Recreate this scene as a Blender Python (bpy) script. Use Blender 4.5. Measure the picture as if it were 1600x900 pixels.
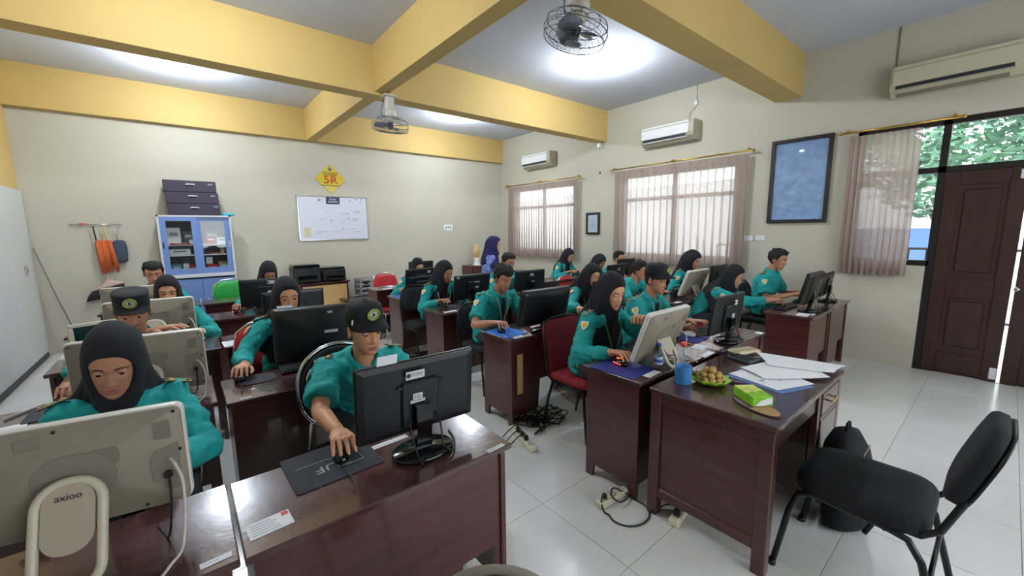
import bpy, bmesh, math, random
from math import pi, sin, cos, radians, sqrt, exp
from mathutils import Vector, Matrix, Quaternion, noise
V=Vector
random.seed(7)
scn=bpy.context.scene
for o in list(bpy.data.objects): bpy.data.objects.remove(o)
COL=scn.collection
# ---------------- camera ----------------
cam=bpy.data.cameras.new('camera'); cam.sensor_width=36; cam.lens=630.81/1600*36; cam.clip_start=.05; cam.clip_end=200
camo=bpy.data.objects.new('camera',cam); COL.objects.link(camo)
_r=V((0.774236,-0.632795,-0.011386)); _d=V((-0.099342,-0.103740,-0.989631)); _f=V((0.625052,0.767339,-0.143182))
camo.matrix_world=Matrix(((_r.x,-_d.x,-_f.x,0),(_r.y,-_d.y,-_f.y,0),(_r.z,-_d.z,-_f.z,1.62),(0,0,0,1)))
scn.camera=camo
# ---------------- world, exposure ----------------
w=bpy.data.worlds.new('sky'); scn.world=w; w.use_nodes=True
bg=w.node_tree.nodes['Background']; bg.inputs[0].default_value=(.90,.95,1,1); bg.inputs[1].default_value=6.0
scn.view_settings.view_transform='Standard'; scn.view_settings.look='None'; scn.view_settings.gamma=1
scn.view_settings.use_curve_mapping=False; scn.view_settings.exposure=0.2
LAMP_W=84
# ---------------- helpers ----------------
def basis(X,Y,Z,o=(0,0,0)):
    return Matrix(((X[0],Y[0],Z[0],o[0]),(X[1],Y[1],Z[1],o[1]),(X[2],Y[2],Z[2],o[2]),(0,0,0,1)))
def T(x,y,z): return Matrix.Translation((x,y,z))
def RZ(a): return Matrix.Rotation(a,4,'Z')
def RX(a): return Matrix.Rotation(a,4,'X')
def RY(a): return Matrix.Rotation(a,4,'Y')
class MB:
    def __init__(s): s.v=[];s.f=[];s.mi=[];s.sm=[]
    def add(s,vs,fs,mi=0,smooth=False,M=None):
        n=len(s.v)
        s.v+= [tuple(M@V(p)) for p in vs] if M is not None else [tuple(p) for p in vs]
        for f in fs: s.f.append([i+n for i in f]); s.mi.append(mi); s.sm.append(smooth)
        return s
    def box(s,c,d,mi=0,M=None,bev=0.0):
        hx,hy,hz=d[0]/2,d[1]/2,d[2]/2; b=min(bev,hx*.9,hy*.9,hz*.9)
        L=Matrix.Translation(c) if M is None else M@Matrix.Translation(c)
        if b<=0:
            vs=[(x,y,z) for x in(-hx,hx) for y in(-hy,hy) for z in(-hz,hz)]
            return s.add(vs,[(0,1,3,2),(4,6,7,5),(0,4,5,1),(2,3,7,6),(0,2,6,4),(1,5,7,3)],mi,False,L)
        vs=[];ix={}
        for sx in(-1,1):
            for sy in(-1,1):
                for sz in(-1,1):
                    for a in range(3):
                        p=[sx*(hx-b),sy*(hy-b),sz*(hz-b)]; p[a]=(sx*hx,sy*hy,sz*hz)[a]
                        ix[sx,sy,sz,a]=len(vs); vs.append(p)
        fs=[]
        for a in range(3):
            o1,o2=(a+1)%3,(a+2)%3
            for sg in(-1,1):
                q=[]
                for u,w_ in((-1,-1),(1,-1),(1,1),(-1,1)):
                    k=[0,0,0];k[a]=sg;k[o1]=u;k[o2]=w_;q.append(ix[k[0],k[1],k[2],a])
                fs.append(q if sg>0 else q[::-1])
            for u in(-1,1):
                for w_ in(-1,1):
                    k0=[0,0,0];k1=[0,0,0];k0[a]=-1;k1[a]=1
                    for k in(k0,k1): k[o1]=u;k[o2]=w_
                    q=[ix[(*k0,o1)],ix[(*k1,o1)],ix[(*k1,o2)],ix[(*k0,o2)]]
                    fs.append(q if u*w_>0 else q[::-1])
        for sx in(-1,1):
            for sy in(-1,1):
                for sz in(-1,1):
                    q=[ix[sx,sy,sz,a] for a in range(3)]; fs.append(q if sx*sy*sz>0 else q[::-1])
        return s.add(vs,fs,mi,False,L)
    def prism(s,poly,h,M=None,mi=0,smooth=False):
        n=len(poly); vs=[(p[0],p[1],0) for p in poly]+[(p[0],p[1],h) for p in poly]
        fs=[list(range(n))[::-1],list(range(n,2*n))]; n0=len(s.f)
        s.add(vs,fs,mi,False,M); 
        k=len(s.v)-2*n
        for i in range(n): s.f.append([k+i,k+(i+1)%n,k+n+(i+1)%n,k+n+i]); s.mi.append(mi); s.sm.append(smooth)
        return s
    def loft(s,rings,mi=0,caps=True,smooth=True,closed=True,M=None):
        n=len(rings[0]); vs=[p for r in rings for p in r]; fs=[]
        for k in range(len(rings)-1):
            for i in range(n if closed else n-1):
                j=(i+1)%n; fs.append((k*n+i,k*n+j,(k+1)*n+j,(k+1)*n+i))
        if caps and closed: fs+= [tuple(range(n))[::-1],tuple(range((len(rings)-1)*n,len(rings)*n))]
        return s.add(vs,fs,mi,smooth,M)
    def tube(s,pts,r,n=10,mi=0,caps=True,M=None,flat=1.0,ref=None):
        pts=[V(p) for p in pts]
        if not hasattr(r,'__len__') and r<=.0065 and 4<=len(pts)<=30 and n>=5 and caps: # slack cables bend smoothly
            q=[pts[0]]+pts+[pts[-1]]; pts=[.5*(2*q[i]+(q[i+1]-q[i-1])*u+(2*q[i-1]-5*q[i]+4*q[i+1]-q[i+2])*u*u+(3*q[i]-q[i-1]-3*q[i+1]+q[i+2])*u**3) for i in range(1,len(q)-2) for u in(0,.25,.5,.75)]+[pts[-1]]
        m=len(pts); R=r if hasattr(r,'__len__') else [r]*m
        t0=(pts[1]-pts[0]).normalized()
        u=V(ref) if ref else (V((0,0,1)) if abs(t0.z)<.9 else V((1,0,0)))
        u=(u-t0*u.dot(t0)).normalized(); rings=[]
        for k in range(m):
            if k==0: t=t0
            elif k==m-1: t=(pts[k]-pts[k-1]).normalized()
            else:
                t=((pts[k+1]-pts[k]).normalized()+(pts[k]-pts[k-1]).normalized())
                t=t.normalized() if t.length>1e-6 else t0
            u=(u-t*u.dot(t)); u=u.normalized() if u.length>1e-6 else t.orthogonal().normalized()
            w_=t.cross(u)
            rings.append([pts[k]+(u*cos(2*pi*i/n)*flat+w_*sin(2*pi*i/n))*R[k] for i in range(n)])
        return s.loft(rings,mi,caps,True,True,M)
    def lathe(s,prof,n=24,mi=0,M=None,caps=True,smooth=True):
        return s.loft([[(r*cos(2*pi*i/n),r*sin(2*pi*i/n),z) for i in range(n)] for r,z in prof],mi,caps,smooth,True,M)
    def ell(s,c,r,n=14,m=9,mi=0,M=None):
        L=Matrix.Translation(c) if M is None else M@Matrix.Translation(c)
        rings=[[(r[0]*cos(2*pi*i/n)*sin(pi*k/m),r[1]*sin(2*pi*i/n)*sin(pi*k/m),-r[2]*cos(pi*k/m)) for i in range(n)] for k in range(1,m)]
        s.loft(rings,mi,False,True,True,L); b=len(s.v)-n*(m-1)
        lo,hi=len(s.v),len(s.v)+1; s.v+=[tuple(L@V((0,0,-r[2]))),tuple(L@V((0,0,r[2])))]
        for i in range(n):
            j=(i+1)%n; s.f.append([lo,b+j,b+i]);s.f.append([hi,b+(m-2)*n+i,b+(m-2)*n+j]); s.mi+=[mi,mi]; s.sm+=[True,True]
        return s
    def mesh(s,name,mats):
        me=bpy.data.meshes.new(name); me.from_pydata(s.v,[],s.f); me.update()
        for m in mats if isinstance(mats,(list,tuple)) else [mats]: me.materials.append(m)
        me.polygons.foreach_set('material_index',s.mi); me.polygons.foreach_set('use_smooth',s.sm)
        bm=bmesh.new(); bm.from_mesh(me); bmesh.ops.recalc_face_normals(bm,faces=bm.faces); bm.to_mesh(me); bm.free()
        return me
    def build(s,name,mats,parent=None,loc=None,rz=0):
        return link(name,s.mesh(name,mats),parent,loc,rz)
def link(name,me,parent=None,loc=None,rz=0):
    o=bpy.data.objects.new(name,me); COL.objects.link(o)
    if parent: o.parent=parent
    if loc is not None: o.location=loc
    o.rotation_euler[2]=rz
    return o
def tag(o,label=None,cat=None,group=None,kind=None):
    for k,x in(('label',label),('category',cat),('group',group),('kind',kind)):
        if x: o[k]=x
    return o
def thing(name,label,cat,loc=(0,0,0),rz=0,group=None):
    o=bpy.data.objects.new(name,None); COL.objects.link(o); o.location=loc; o.rotation_euler=(0,0,rz); o.empty_display_size=.1
    return tag(o,label,cat,group)
def dup(o,loc=None,rz=None,label=None,parent=None):
    c=o.copy(); COL.objects.link(c)
    if parent: c.parent=parent
    for ch in list(o.children): dup(ch,parent=c)
    if loc is not None: c.location=loc
    if rz is not None: c.rotation_euler=(0,0,rz)
    if label: c['label']=label
    return c
def srgb(r,g,b):
    f=lambda c:(c/255/12.92) if c/255<=.04045 else ((c/255+.055)/1.055)**2.4
    return (f(r),f(g),f(b),1)
def mat(name,c,rough=.6,metal=0,noise=None,bump=None,coat=0,spec=.5,dark=.75,alpha=1,trans=0,emit=None,sheen=0):
    m=bpy.data.materials.new(name); m.use_nodes=True; nt=m.node_tree; p=nt.nodes['Principled BSDF']
    p.inputs['Base Color'].default_value=c; p.inputs['Roughness'].default_value=rough; p.inputs['Metallic'].default_value=metal
    p.inputs['Coat Weight'].default_value=coat; p.inputs['Specular IOR Level'].default_value=spec
    p.inputs['Transmission Weight'].default_value=trans; p.inputs['Alpha'].default_value=alpha
    if sheen: p.inputs['Sheen Weight'].default_value=sheen
    if emit: p.inputs['Emission Color'].default_value=emit[0]; p.inputs['Emission Strength'].default_value=emit[1]
    if noise or bump:
        tc=nt.nodes.new('ShaderNodeTexCoord')
        if noise:
            mp=nt.nodes.new('ShaderNodeMapping'); mp.inputs['Scale'].default_value=noise if hasattr(noise,'__len__') else (noise,)*3
            nt.links.new(tc.outputs['Object'],mp.inputs['Vector'])
            n=nt.nodes.new('ShaderNodeTexNoise'); n.inputs['Scale'].default_value=1; n.inputs['Detail'].default_value=5
            nt.links.new(mp.outputs[0],n.inputs['Vector'])
            r=nt.nodes.new('ShaderNodeMix'); r.data_type='RGBA'
            r.inputs['A'].default_value=[x*dark for x in c[:3]]+[1]; r.inputs['B'].default_value=[min(1,x*(2-dark)) for x in c[:3]]+[1]
            mr=nt.nodes.new('ShaderNodeMapRange'); mr.inputs['From Min'].default_value=.3; mr.inputs['From Max'].default_value=.7
            nt.links.new(n.outputs['Fac'],mr.inputs['Value']); nt.links.new(mr.outputs[0],r.inputs['Factor'])
            nt.links.new(r.outputs['Result'],p.inputs['Base Color'])
        if bump:
            n2=nt.nodes.new('ShaderNodeTexNoise'); n2.inputs['Scale'].default_value=bump[0]; n2.inputs['Detail'].default_value=4
            nt.links.new(tc.outputs['Object'],n2.inputs['Vector'])
            b=nt.nodes.new('ShaderNodeBump'); b.inputs['Strength'].default_value=bump[1]; b.inputs['Distance'].default_value=.02
            nt.links.new(n2.outputs['Fac'],b.inputs['Height']); nt.links.new(b.outputs[0],p.inputs['Normal'])
    return m
Mt={}
def defm(k,*a,**kw): Mt[k]=mat(k,*a,**kw)
defm('wall_cream',srgb(194,191,175),.85,noise=1.2,dark=.97,bump=(60,.05))
defm('beam_yellow',srgb(203,174,108),.7,noise=1.0,dark=.95,bump=(40,.05))
defm('ceiling_white',srgb(197,202,213),.9,noise=.8,dark=.97,bump=(30,.06))
defm('tile',srgb(216,215,212),.17,noise=2.5,dark=.96,spec=.5)
defm('grout',srgb(186,184,180),.7)
defm('panel_white',srgb(205,205,203),.5,noise=.9,dark=.96)
defm('wood',srgb(76,38,35),.28,noise=(3,3,22),dark=.72,coat=.35,bump=(25,.03))
defm('wood_top',srgb(74,46,47),.2,noise=(16,4,4),dark=.78,coat=.5,bump=(30,.02))
defm('wood_dark',srgb(50,28,27),.3,noise=(3,3,18),dark=.75,coat=.3)
defm('door_wood',srgb(52,28,22),.4,noise=(12,12,2),dark=.75,coat=.15)
defm('frame_black',srgb(24,22,24),.4)
defm('black_plastic',srgb(18,18,21),.38,bump=(200,.03))
defm('black_gloss',srgb(12,12,15),.12)
defm('screen',srgb(16,18,24),.12)
defm('black_fabric',srgb(20,20,25),.85,bump=(160,.15))
defm('grey_fabric',srgb(60,62,66),.85,bump=(160,.1))
defm('red_fabric',srgb(140,24,34),.75,bump=(160,.12))
defm('red_bright',srgb(196,40,48),.5)
defm('green_plastic',srgb(44,168,74),.35)
defm('white_plastic',srgb(225,226,224),.4)
defm('aio_back',srgb(140,131,115),.45,noise=9,dark=.93)
defm('aio_rim',srgb(214,214,208),.3)
defm('cream_plastic',srgb(200,194,172),.4)
defm('tan_plate',srgb(176,164,146),.5); defm('vent_grey',srgb(128,122,110),.7)
defm('chrome',srgb(205,208,212),.18,metal=1)
defm('steel_dark',srgb(26,26,29),.35,metal=.3)
defm('brass',srgb(196,158,74),.28,metal=1)
defm('paper',srgb(232,234,240),.7)
defm('paper_blue',srgb(96,128,178),.5)
defm('ink',srgb(52,54,64),.7)
defm('ink_light',srgb(138,144,160),.7)
defm('stamp_red',srgb(206,92,84),.7)
defm('blue_pad',srgb(32,112,204),.6)
defm('navy_pad',srgb(44,52,132),.6)
defm('dark_pad',srgb(40,40,50),.8,bump=(300,.1))
defm('pad_print',srgb(150,152,160),.7)
defm('cable_black',srgb(20,20,22),.5)
defm('cable_white',srgb(200,196,186),.5)
defm('led_red',srgb(255,60,40),.4,emit=((1,.08,.03,1),3))
defm('strip_cream',srgb(222,216,190),.45)
defm('cab_blue',srgb(112,142,200),.42)
defm('cab_white',srgb(214,216,222),.45)
defm('cab_in',srgb(110,106,112),.7)
defm('red_box',srgb(178,36,50),.6); defm('teal_box',srgb(96,140,150),.6); defm('tan_box',srgb(178,156,112),.7)
defm('carton_dark',srgb(62,56,72),.75,noise=4,dark=.9)
defm('cyan_plastic',srgb(64,190,214),.4)
defm('orange_mop',srgb(218,112,62),.95,bump=(90,.8)); defm('slate_duster',srgb(72,84,102),.95,bump=(90,.8))
defm('pink_plastic',srgb(214,180,172),.5)
defm('bristle',srgb(44,38,46),.9,bump=(140,.6))
defm('sign_yellow',srgb(216,188,52),.45); defm('sign_red',srgb(196,50,34),.5); defm('sign_black',srgb(48,44,34),.6); defm('sign_light',srgb(212,200,96),.5)
defm('navy_plaque',srgb(40,48,88),.5)
defm('board_white',srgb(214,218,232),.28)
defm('note_yellow',srgb(210,210,164),.7)
defm('poster_blue',srgb(146,176,226),.3,noise=(2,9,9),dark=.86,bump=(14,.55))
defm('ac_white',srgb(226,228,230),.35); defm('ac_side',srgb(178,172,152),.5); defm('ac_old',srgb(196,190,166),.5); defm('slot',srgb(34,36,46),.6)
defm('leaf',srgb(96,138,110),.6,noise=3,dark=.6); defm('bark',srgb(84,70,58),.9)
defm('out_wall',srgb(222,224,226),.8); defm('out_blue',srgb(110,140,196),.8); defm('out_ground',srgb(186,184,178),.85)
defm('lamp_base',srgb(220,220,222),.5)
defm('lamp_glow',(1,1,1,1),.5,emit=((.86,.93,1,1),26))
defm('fan_grey',srgb(190,186,176),.4); defm('fan_wire',srgb(120,124,132),.35,metal=.7); defm('fan_blade',srgb(120,126,142),.35)
defm('trophy',srgb(206,172,116),.4); 
defm('wood_light',srgb(206,170,112),.5,noise=(3,3,14),dark=.9)
defm('crate',srgb(150,152,154),.6)
defm('mug_blue',srgb(74,142,206),.35)
defm('cap_red',srgb(236,84,62),.4); defm('bottle_label',srgb(190,204,224),.5); defm('bottle_blue',srgb(48,86,172),.5)
defm('bowl_green',srgb(150,206,44),.4); defm('fruit',srgb(184,150,84),.6,noise=60,dark=.88); defm('stalk',srgb(120,88,60),.8)
defm('tissue_green',srgb(132,196,44),.45,noise=(22,22,30),dark=.8); defm('tissue_yellow',srgb(206,220,110),.45,noise=(26,26,26),dark=.85)
defm('fan_brown',srgb(74,44,40),.5); defm('fan_tan',srgb(172,136,92),.5)
defm('pen_purple',srgb(66,44,122),.35)
defm('calc_grey',srgb(70,76,84),.45); defm('cloth_cream',srgb(206,196,166),.8)
defm('glossy_label',srgb(206,208,210),.4)
def glassm(name,c,rough=.02,mixf=.85):
    m=bpy.data.materials.new(name); m.use_nodes=True; nt=m.node_tree; nt.nodes.clear()
    o=nt.nodes.new('ShaderNodeOutputMaterial'); mx=nt.nodes.new('ShaderNodeMixShader'); a=nt.nodes.new('ShaderNodeBsdfGlossy'); b=nt.nodes.new('ShaderNodeBsdfTransparent')
    a.inputs['Roughness'].default_value=rough; b.inputs['Color'].default_value=c; lw=nt.nodes.new('ShaderNodeLayerWeight'); pw=nt.nodes.new('ShaderNodeMath'); pw.operation='POWER'; pw.inputs[1].default_value=4; fr=nt.nodes.new('ShaderNodeMath'); fr.operation='MULTIPLY_ADD'; fr.inputs[1].default_value=.6; fr.inputs[2].default_value=.04; nt.links.new(lw.outputs['Facing'],pw.inputs[0]); nt.links.new(pw.outputs[0],fr.inputs[0])
    nt.links.new(fr.outputs[0],mx.inputs[0]); nt.links.new(b.outputs[0],mx.inputs[1]); nt.links.new(a.outputs[0],mx.inputs[2]); nt.links.new(mx.outputs[0],o.inputs[0])
    Mt[name]=m
glassm('glass',(.93,.96,.96,1)); glassm('bottle_clear',(.84,.88,.9,1))
def curtainm(name,c,tr):
    m=bpy.data.materials.new(name); m.use_nodes=True; nt=m.node_tree; nt.nodes.clear()
    N=nt.nodes.new; L=nt.links.new
    o=N('ShaderNodeOutputMaterial'); d=N('ShaderNodeBsdfDiffuse'); t=N('ShaderNodeBsdfTranslucent'); p=N('ShaderNodeBsdfTransparent'); m1=N('ShaderNodeMixShader'); m2=N('ShaderNodeMixShader')
    d.inputs[0].default_value=c; t.inputs[0].default_value=c; m1.inputs[0].default_value=.45; m2.inputs[0].default_value=tr
    tc=N('ShaderNodeTexCoord'); wv=N('ShaderNodeTexNoise'); wv.inputs['Scale'].default_value=220; L(tc.outputs['Object'],wv.inputs['Vector'])
    mr=N('ShaderNodeMapRange'); mr.inputs['To Min'].default_value=tr*.6; mr.inputs['To Max'].default_value=tr*1.4; L(wv.outputs['Fac'],mr.inputs['Value']); lw=N('ShaderNodeLayerWeight'); ma=N('ShaderNodeMath'); ma.operation='MULTIPLY_ADD'; ma.inputs[1].default_value=-1.5; ma.inputs[2].default_value=1.4; mu=N('ShaderNodeMath'); mu.operation='MULTIPLY'; mu.use_clamp=True; L(lw.outputs['Facing'],ma.inputs[0]); L(ma.outputs[0],mu.inputs[0]); L(mr.outputs[0],mu.inputs[1]); L(mu.outputs[0],m2.inputs[0])
    L(d.outputs[0],m1.inputs[1]); L(t.outputs[0],m1.inputs[2]); L(m1.outputs[0],m2.inputs[1]); L(p.outputs[0],m2.inputs[2]); L(m2.outputs[0],o.inputs[0])
    Mt[name]=m
curtainm('curtain',srgb(186,170,162),.115)
def text_mesh(txt,size,mat_,extr=.0008,align='CENTER'):
    cu=bpy.data.curves.new('t','FONT'); cu.body=txt; cu.size=size; cu.extrude=extr; cu.align_x=align; cu.align_y='CENTER'; cu.resolution_u=3
    o=bpy.data.objects.new('t',cu); COL.objects.link(o); bpy.context.view_layer.update()
    me=bpy.data.meshes.new_from_object(o.evaluated_get(bpy.context.evaluated_depsgraph_get())); bpy.data.objects.remove(o); bpy.data.curves.remove(cu)
    me.materials.clear(); me.materials.append(mat_); return me
def text_obj(name,txt,size,mat_,parent,M,sx=1):
    me=text_mesh(txt,size,mat_); me.transform(M@Matrix.Diagonal((sx,1,1,1))); return link(name,me,parent)
FRONT=basis((1,0,0),(0,0,1),(0,-1,0))   # local xy plane shown facing -Y
LEFTW=basis((0,-1,0),(0,0,1),(-1,0,0))  # facing -X (on the right wall)
# ---------------- setting ----------------
XR,YB,XL,YF,ZC=6.32,8.15,-1.55,-2.6,3.76
def struct(o): return tag(o,kind='structure')
fl=struct(MB().box((2.385,2.775,-.065),(XR-XL+.3,YB-YF+.3,.12)).build('floor',Mt['grout']))
ts=.6; tm=MB().box((0,0,-.004),(ts-.003,ts-.003,.008),bev=.001).mesh('tile',Mt['tile'])
for i in range(13):
    for j in range(18):
        x,y=XL+.07+ts*(i+.5)-.0,YF+.0+ts*(j+.5)
        if y<-1.3 : continue
        o=link('tile',tm,fl); o.location=(x,y,-.0005)
tag(MB().box((2.385,-1.97,-.004),(7.85,1.26,.008)).build('front_tiling',Mt['tile'],fl),kind='stuff')
struct(MB().box((2.385,2.775,ZC+.06),(XR-XL+.3,YB-YF+.3,.12)).build('ceiling',Mt['ceiling_white']))
struct(MB().box((2.385,YB+.09,ZC/2),(XR-XL+.4,.18,ZC)).build('wall_back',Mt['wall_cream']))
def cellwall(name,holes,u0,u1,z0,z1,place,thick):
    us=sorted({u0,u1,*[h[0] for h in holes],*[h[1] for h in holes]}); zs=sorted({z0,z1,*[h[2] for h in holes],*[h[3] for h in holes]})
    b=MB()
    for a,c in zip(us,us[1:]):
        for e,g in zip(zs,zs[1:]):
            um,zm=(a+c)/2,(e+g)/2
            if any(h[0]<um<h[1] and h[2]<zm<h[3] for h in holes): continue
            place(b,um,zm,c-a,g-e)
    return struct(b.build(name,Mt['wall_cream']))
W1=(5.72,7.62,1.12,2.56); W2=(2.58,4.56,1.12,2.56); W3=(-1.25,1.26,1.17,2.72); DR=(-.64,.56,0,2.72)
cellwall('wall_right',[W1,W2,W3,DR],YF,YB,0,ZC,lambda b,u,z,du,dz:b.box((XR+.09,u,z),(.18,du,dz)),.18)
# wall behind the photographer, with an unseen opening added to let daylight in
cellwall('wall_front',[(.6,4.8,1.1,2.6)],XL,XR,0,ZC,lambda b,u,z,du,dz:b.box((u,YF-.09,z),(du,.18,dz)),.18)
wl=struct(MB().box((XL-.09,2.775,ZC/2),(.18,YB-YF,ZC)).build('wall_left',Mt['beam_yellow']))
ys=[YB-.02,7.25,6.05,4.85,3.65,2.45,1.25,.05,-1.15,-2.4]
for a,b in zip(ys,ys[1:]): MB().box((XL+.012,(a+b)/2,1.1),(.024,a-b-.008,2.18),bev=.004).build('partition_panel',Mt['panel_white'],wl)
struct(MB().box((XL+.03,2.85,.03),(.014,YB-YF-.4,.06)).build('baseboard_left',Mt['frame_black']))
# beams
struct(MB().box((2.385,5.035,3.49),(7.87,.23,.54)).build('trim_1',Mt['beam_yellow']))
struct(MB().box((2.385,8.10,3.495),(7.87,.1,.53)).build('trim_2',Mt['beam_yellow']))
struct(MB().box((2.385,2.01,3.505),(7.87,.30,.51)).build('trim_3',Mt['beam_yellow']))
struct(MB().box((2.03,3.54,3.505),(.16,2.76,.51)).build('trim_4',Mt['beam_yellow']))
struct(MB().box((1.98,6.60,3.49),(.15,2.9,.53)).build('trim_5',Mt['beam_yellow']))
struct(MB().box((2.03,-.37,3.505),(.16,4.45,.51)).build('trim_6',Mt['beam_yellow']))
# ceiling lamps
LG=[]
def ceiling_lamp(x,y,label,z=ZC):
    t=thing('ceiling_lamp',label,'lamp',(x,y,z),group='ceiling bulbs')
    MB().lathe([(.0,0),(.055,0),(.055,-.02),(.03,-.035),(.022,-.06),(.022,-.075),(0,-.075)],20).build('lamp_holder',Mt['lamp_base'],t)
    MB().lathe([(.0,-.074),(.02,-.078),(.03,-.095),(.034,-.12),(.03,-.145),(.016,-.162),(0,-.166)],20).build('bulb',Mt['lamp_glow'],t)
    l=bpy.data.lights.new('bulb_light','POINT'); l.energy=LAMP_W; l.color=(.86,.93,1); l.shadow_soft_size=.06
    lo=bpy.data.objects.new('bulb_light',l); COL.objects.link(lo); lo.parent=t; lo.location=(0,0,-.2)
ceiling_lamp(4.41,3.56,'bright white bulb on the ceiling right of the nearer fan')
ceiling_lamp(.19,6.8,'bright white ceiling bulb at the far left, under the long yellow beam\'s edge')
ceiling_lamp(4.29,6.7,'bright white bulb on the ceiling near the far right corner, beyond the long yellow beam')
ceiling_lamp(.19,3.56,'white ceiling bulb over the left front desks, above the edge of the photo')
# windows
def window(n,y0,y1,z0,z1,mull,trans,mats='frame_black'):
    t=struct(thing('window_%d'%n,None,None,(XR+.08,0,0)))
    b=MB(); fw=.06
    for y in (y0+fw/2,y1-fw/2): b.box((0,y,(z0+z1)/2),(.07,fw,z1-z0),bev=.004)
    for z in (z0+fw/2,z1-fw/2): b.box((0,(y0+y1)/2,z),(.07,y1-y0,fw),bev=.004)
    b.build('frame',Mt[mats],t)
    for y in mull: MB().box((0,y,(z0+z1)/2),(.06,.05,z1-z0-2*fw),bev=.004).build('mullion',Mt[mats],t)
    MB().box((0,(y0+y1)/2,trans),(.064,y1-y0-2*fw,.06),bev=.004).build('transom',Mt[mats],t)
    ed=[y0+fw]+list(mull)+[y1-fw]
    for a,c in zip(ed,ed[1:]):
        for e,g in((z0+fw,trans-.03),(trans+.03,z1-fw)): MB().box((0,(a+c)/2,(e+g)/2),(.006,c-a-.02,g-e)).build('pane',Mt['glass'],t)
window(1,*W1,[6.67],2.12); window(2,*W2,[3.57],2.12)
# window 3 beside and above the double door
t=struct(thing('window_3',None,None,(XR+.08,0,0)))
b=MB(); b.box((0,0,2.69),(.08,2.5,.06)); b.box((0,0,2.2),(.08,2.5,.06)); b.box((0,.53,1.36),(.08,.06,2.72)); b.box((0,-.61,1.36),(.08,.06,2.72)); b.box((0,.9,1.2),(.08,.72,.06)); b.box((0,1.23,1.95),(.08,.06,1.5)); b.box((0,-.93,1.2),(.08,.64,.06)); b.build('frame',Mt['frame_black'],t)
for a,c,e,g in((.56,1.2,1.23,2.17),(.56,1.2,2.23,2.66),(-.58,.5,2.23,2.66),(-1.22,-.64,2.23,2.66),(-1.22,-.64,1.23,2.17)):
    MB().box((0,(a+c)/2,(e+g)/2),(.006,c-a,g-e)).build('pane',Mt['glass'],t)
# door leaves
def leaf(n,y0,y1):
    t=struct(thing('door_%d'%n,None,None,(XR+.07,0,0))); yc=(y0+y1)/2; w=y1-y0
    b=MB(); b.box((.012,yc,1.085),(.026,w,2.17))
    for y in(y0+.055,y1-.055): b.box((-.008,y,1.085),(.03,.11,2.17),bev=.004)
    for z in(.13,.95,2.1): b.box((-.008,yc,z),(.03,w-.221,.2 if z<2 else .14),bev=.004)
    b.build('leaf',Mt['door_wood'],t)
    for z,h in((.56,.5),(1.55,.86)): MB().box((-.002,yc,z),(.024,w-.3,h),bev=.01).build('inset_panel',Mt['door_wood'],t)
    return t
d1=leaf(1,-.06,.5); d2=leaf(2,-.57,-.085)
MB().box((-.03,-.02,2.1),(.014,.03,.09),bev=.005).build('bolt',Mt['cab_white'],d1)
MB().ell((-.05,-.1,.98),(.028,.024,.024)).tube([(-.05,-.1,.98),(0,-.1,.98)],.01).build('knob',Mt['chrome'],d2)
MB().box((-.03,-.03,.09),(.02,.05,.12),bev=.006).build('floor_bolt',Mt['cab_white'],d1)
# curtains
def curtain(y0,y1,zt,zb,np_,label,amp=.036,x=XR-.08,flare=0):
    nx=np_*10; rows=16; vs=[];fs=[]; rnd=random.Random(int(y0*100))
    ph=[rnd.uniform(-.5,.5) for _ in range(np_+2)]
    for r in range(rows+1):
        tz=r/rows; z=zt+(zb-zt)*tz
        for i in range(nx+1):
            u=i/nx; k=u*np_; a=k*2*pi+ph[int(k)]*sin(pi*(k-int(k)))
            A=amp*(.45+.75*tz if r>0 else .35)*(1+.35*ph[int(k)])
            y=y0+(y1-y0)*(u+(.012*sin(a*2)*tz)) + flare*tz*(u-.3)
            vs.append((x+A*sin(a)+.006*sin(3*a+tz*4)*tz,y,z+(.012*sin(a+1) if r==rows else 0)))
    for r in range(rows):
        for i in range(nx): q=r*(nx+1)+i; fs.append((q,q+1,q+nx+2,q+nx+1))
    return tag(MB().add(vs,fs,0,True).build('curtain',Mt['curtain']),label,'curtain')
curtain(6.68,7.76,2.60,1.0,13,'sheer pleated beige curtain, left half of the far window')
curtain(5.55,6.69,2.60,1.0,13,'sheer pleated beige curtain, right half of the far window')
curtain(3.50,4.66,2.63,1.02,10,'sheer pleated beige curtain, left half of the middle window')
curtain(2.40,3.53,2.63,1.02,10,'sheer pleated beige curtain, right half of the middle window')
curtain(.70,1.31,2.65,1.05,11,'gathered beige curtain pushed aside next to the brown door',amp=.036)
def rod(y0,y1,z,label,x=XR-.075):
    t=thing('curtain_rod',label,'curtain rod',(x,0,z))
    MB().tube([(0,y0,.03),(0,y1,.03)],.011,10).build('pole',Mt['brass'],t)
    n=3 if y1-y0>1.2 else 2
    for i in range(n):
        y=y0+.06+(y1-y0-.12)*i/(n-1)
        MB().tube([(0,y,.03),(.03,y,.06),(.074,y,.06)],.008,8).ell((0,y,.055),(.016,.016,.016)).build('bracket',Mt['brass'],t)
    for y in(y0,y1): MB().ell((0,y,.03),(.018,.024,.018)).build('finial',Mt['brass'],t)
rod(5.5,7.86,2.61,'brass curtain rod over the far window'); rod(2.36,4.76,2.64,'brass curtain rod over the middle window'); rod(.42,1.40,2.67,'brass curtain rod over the curtain next to the door')
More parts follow.
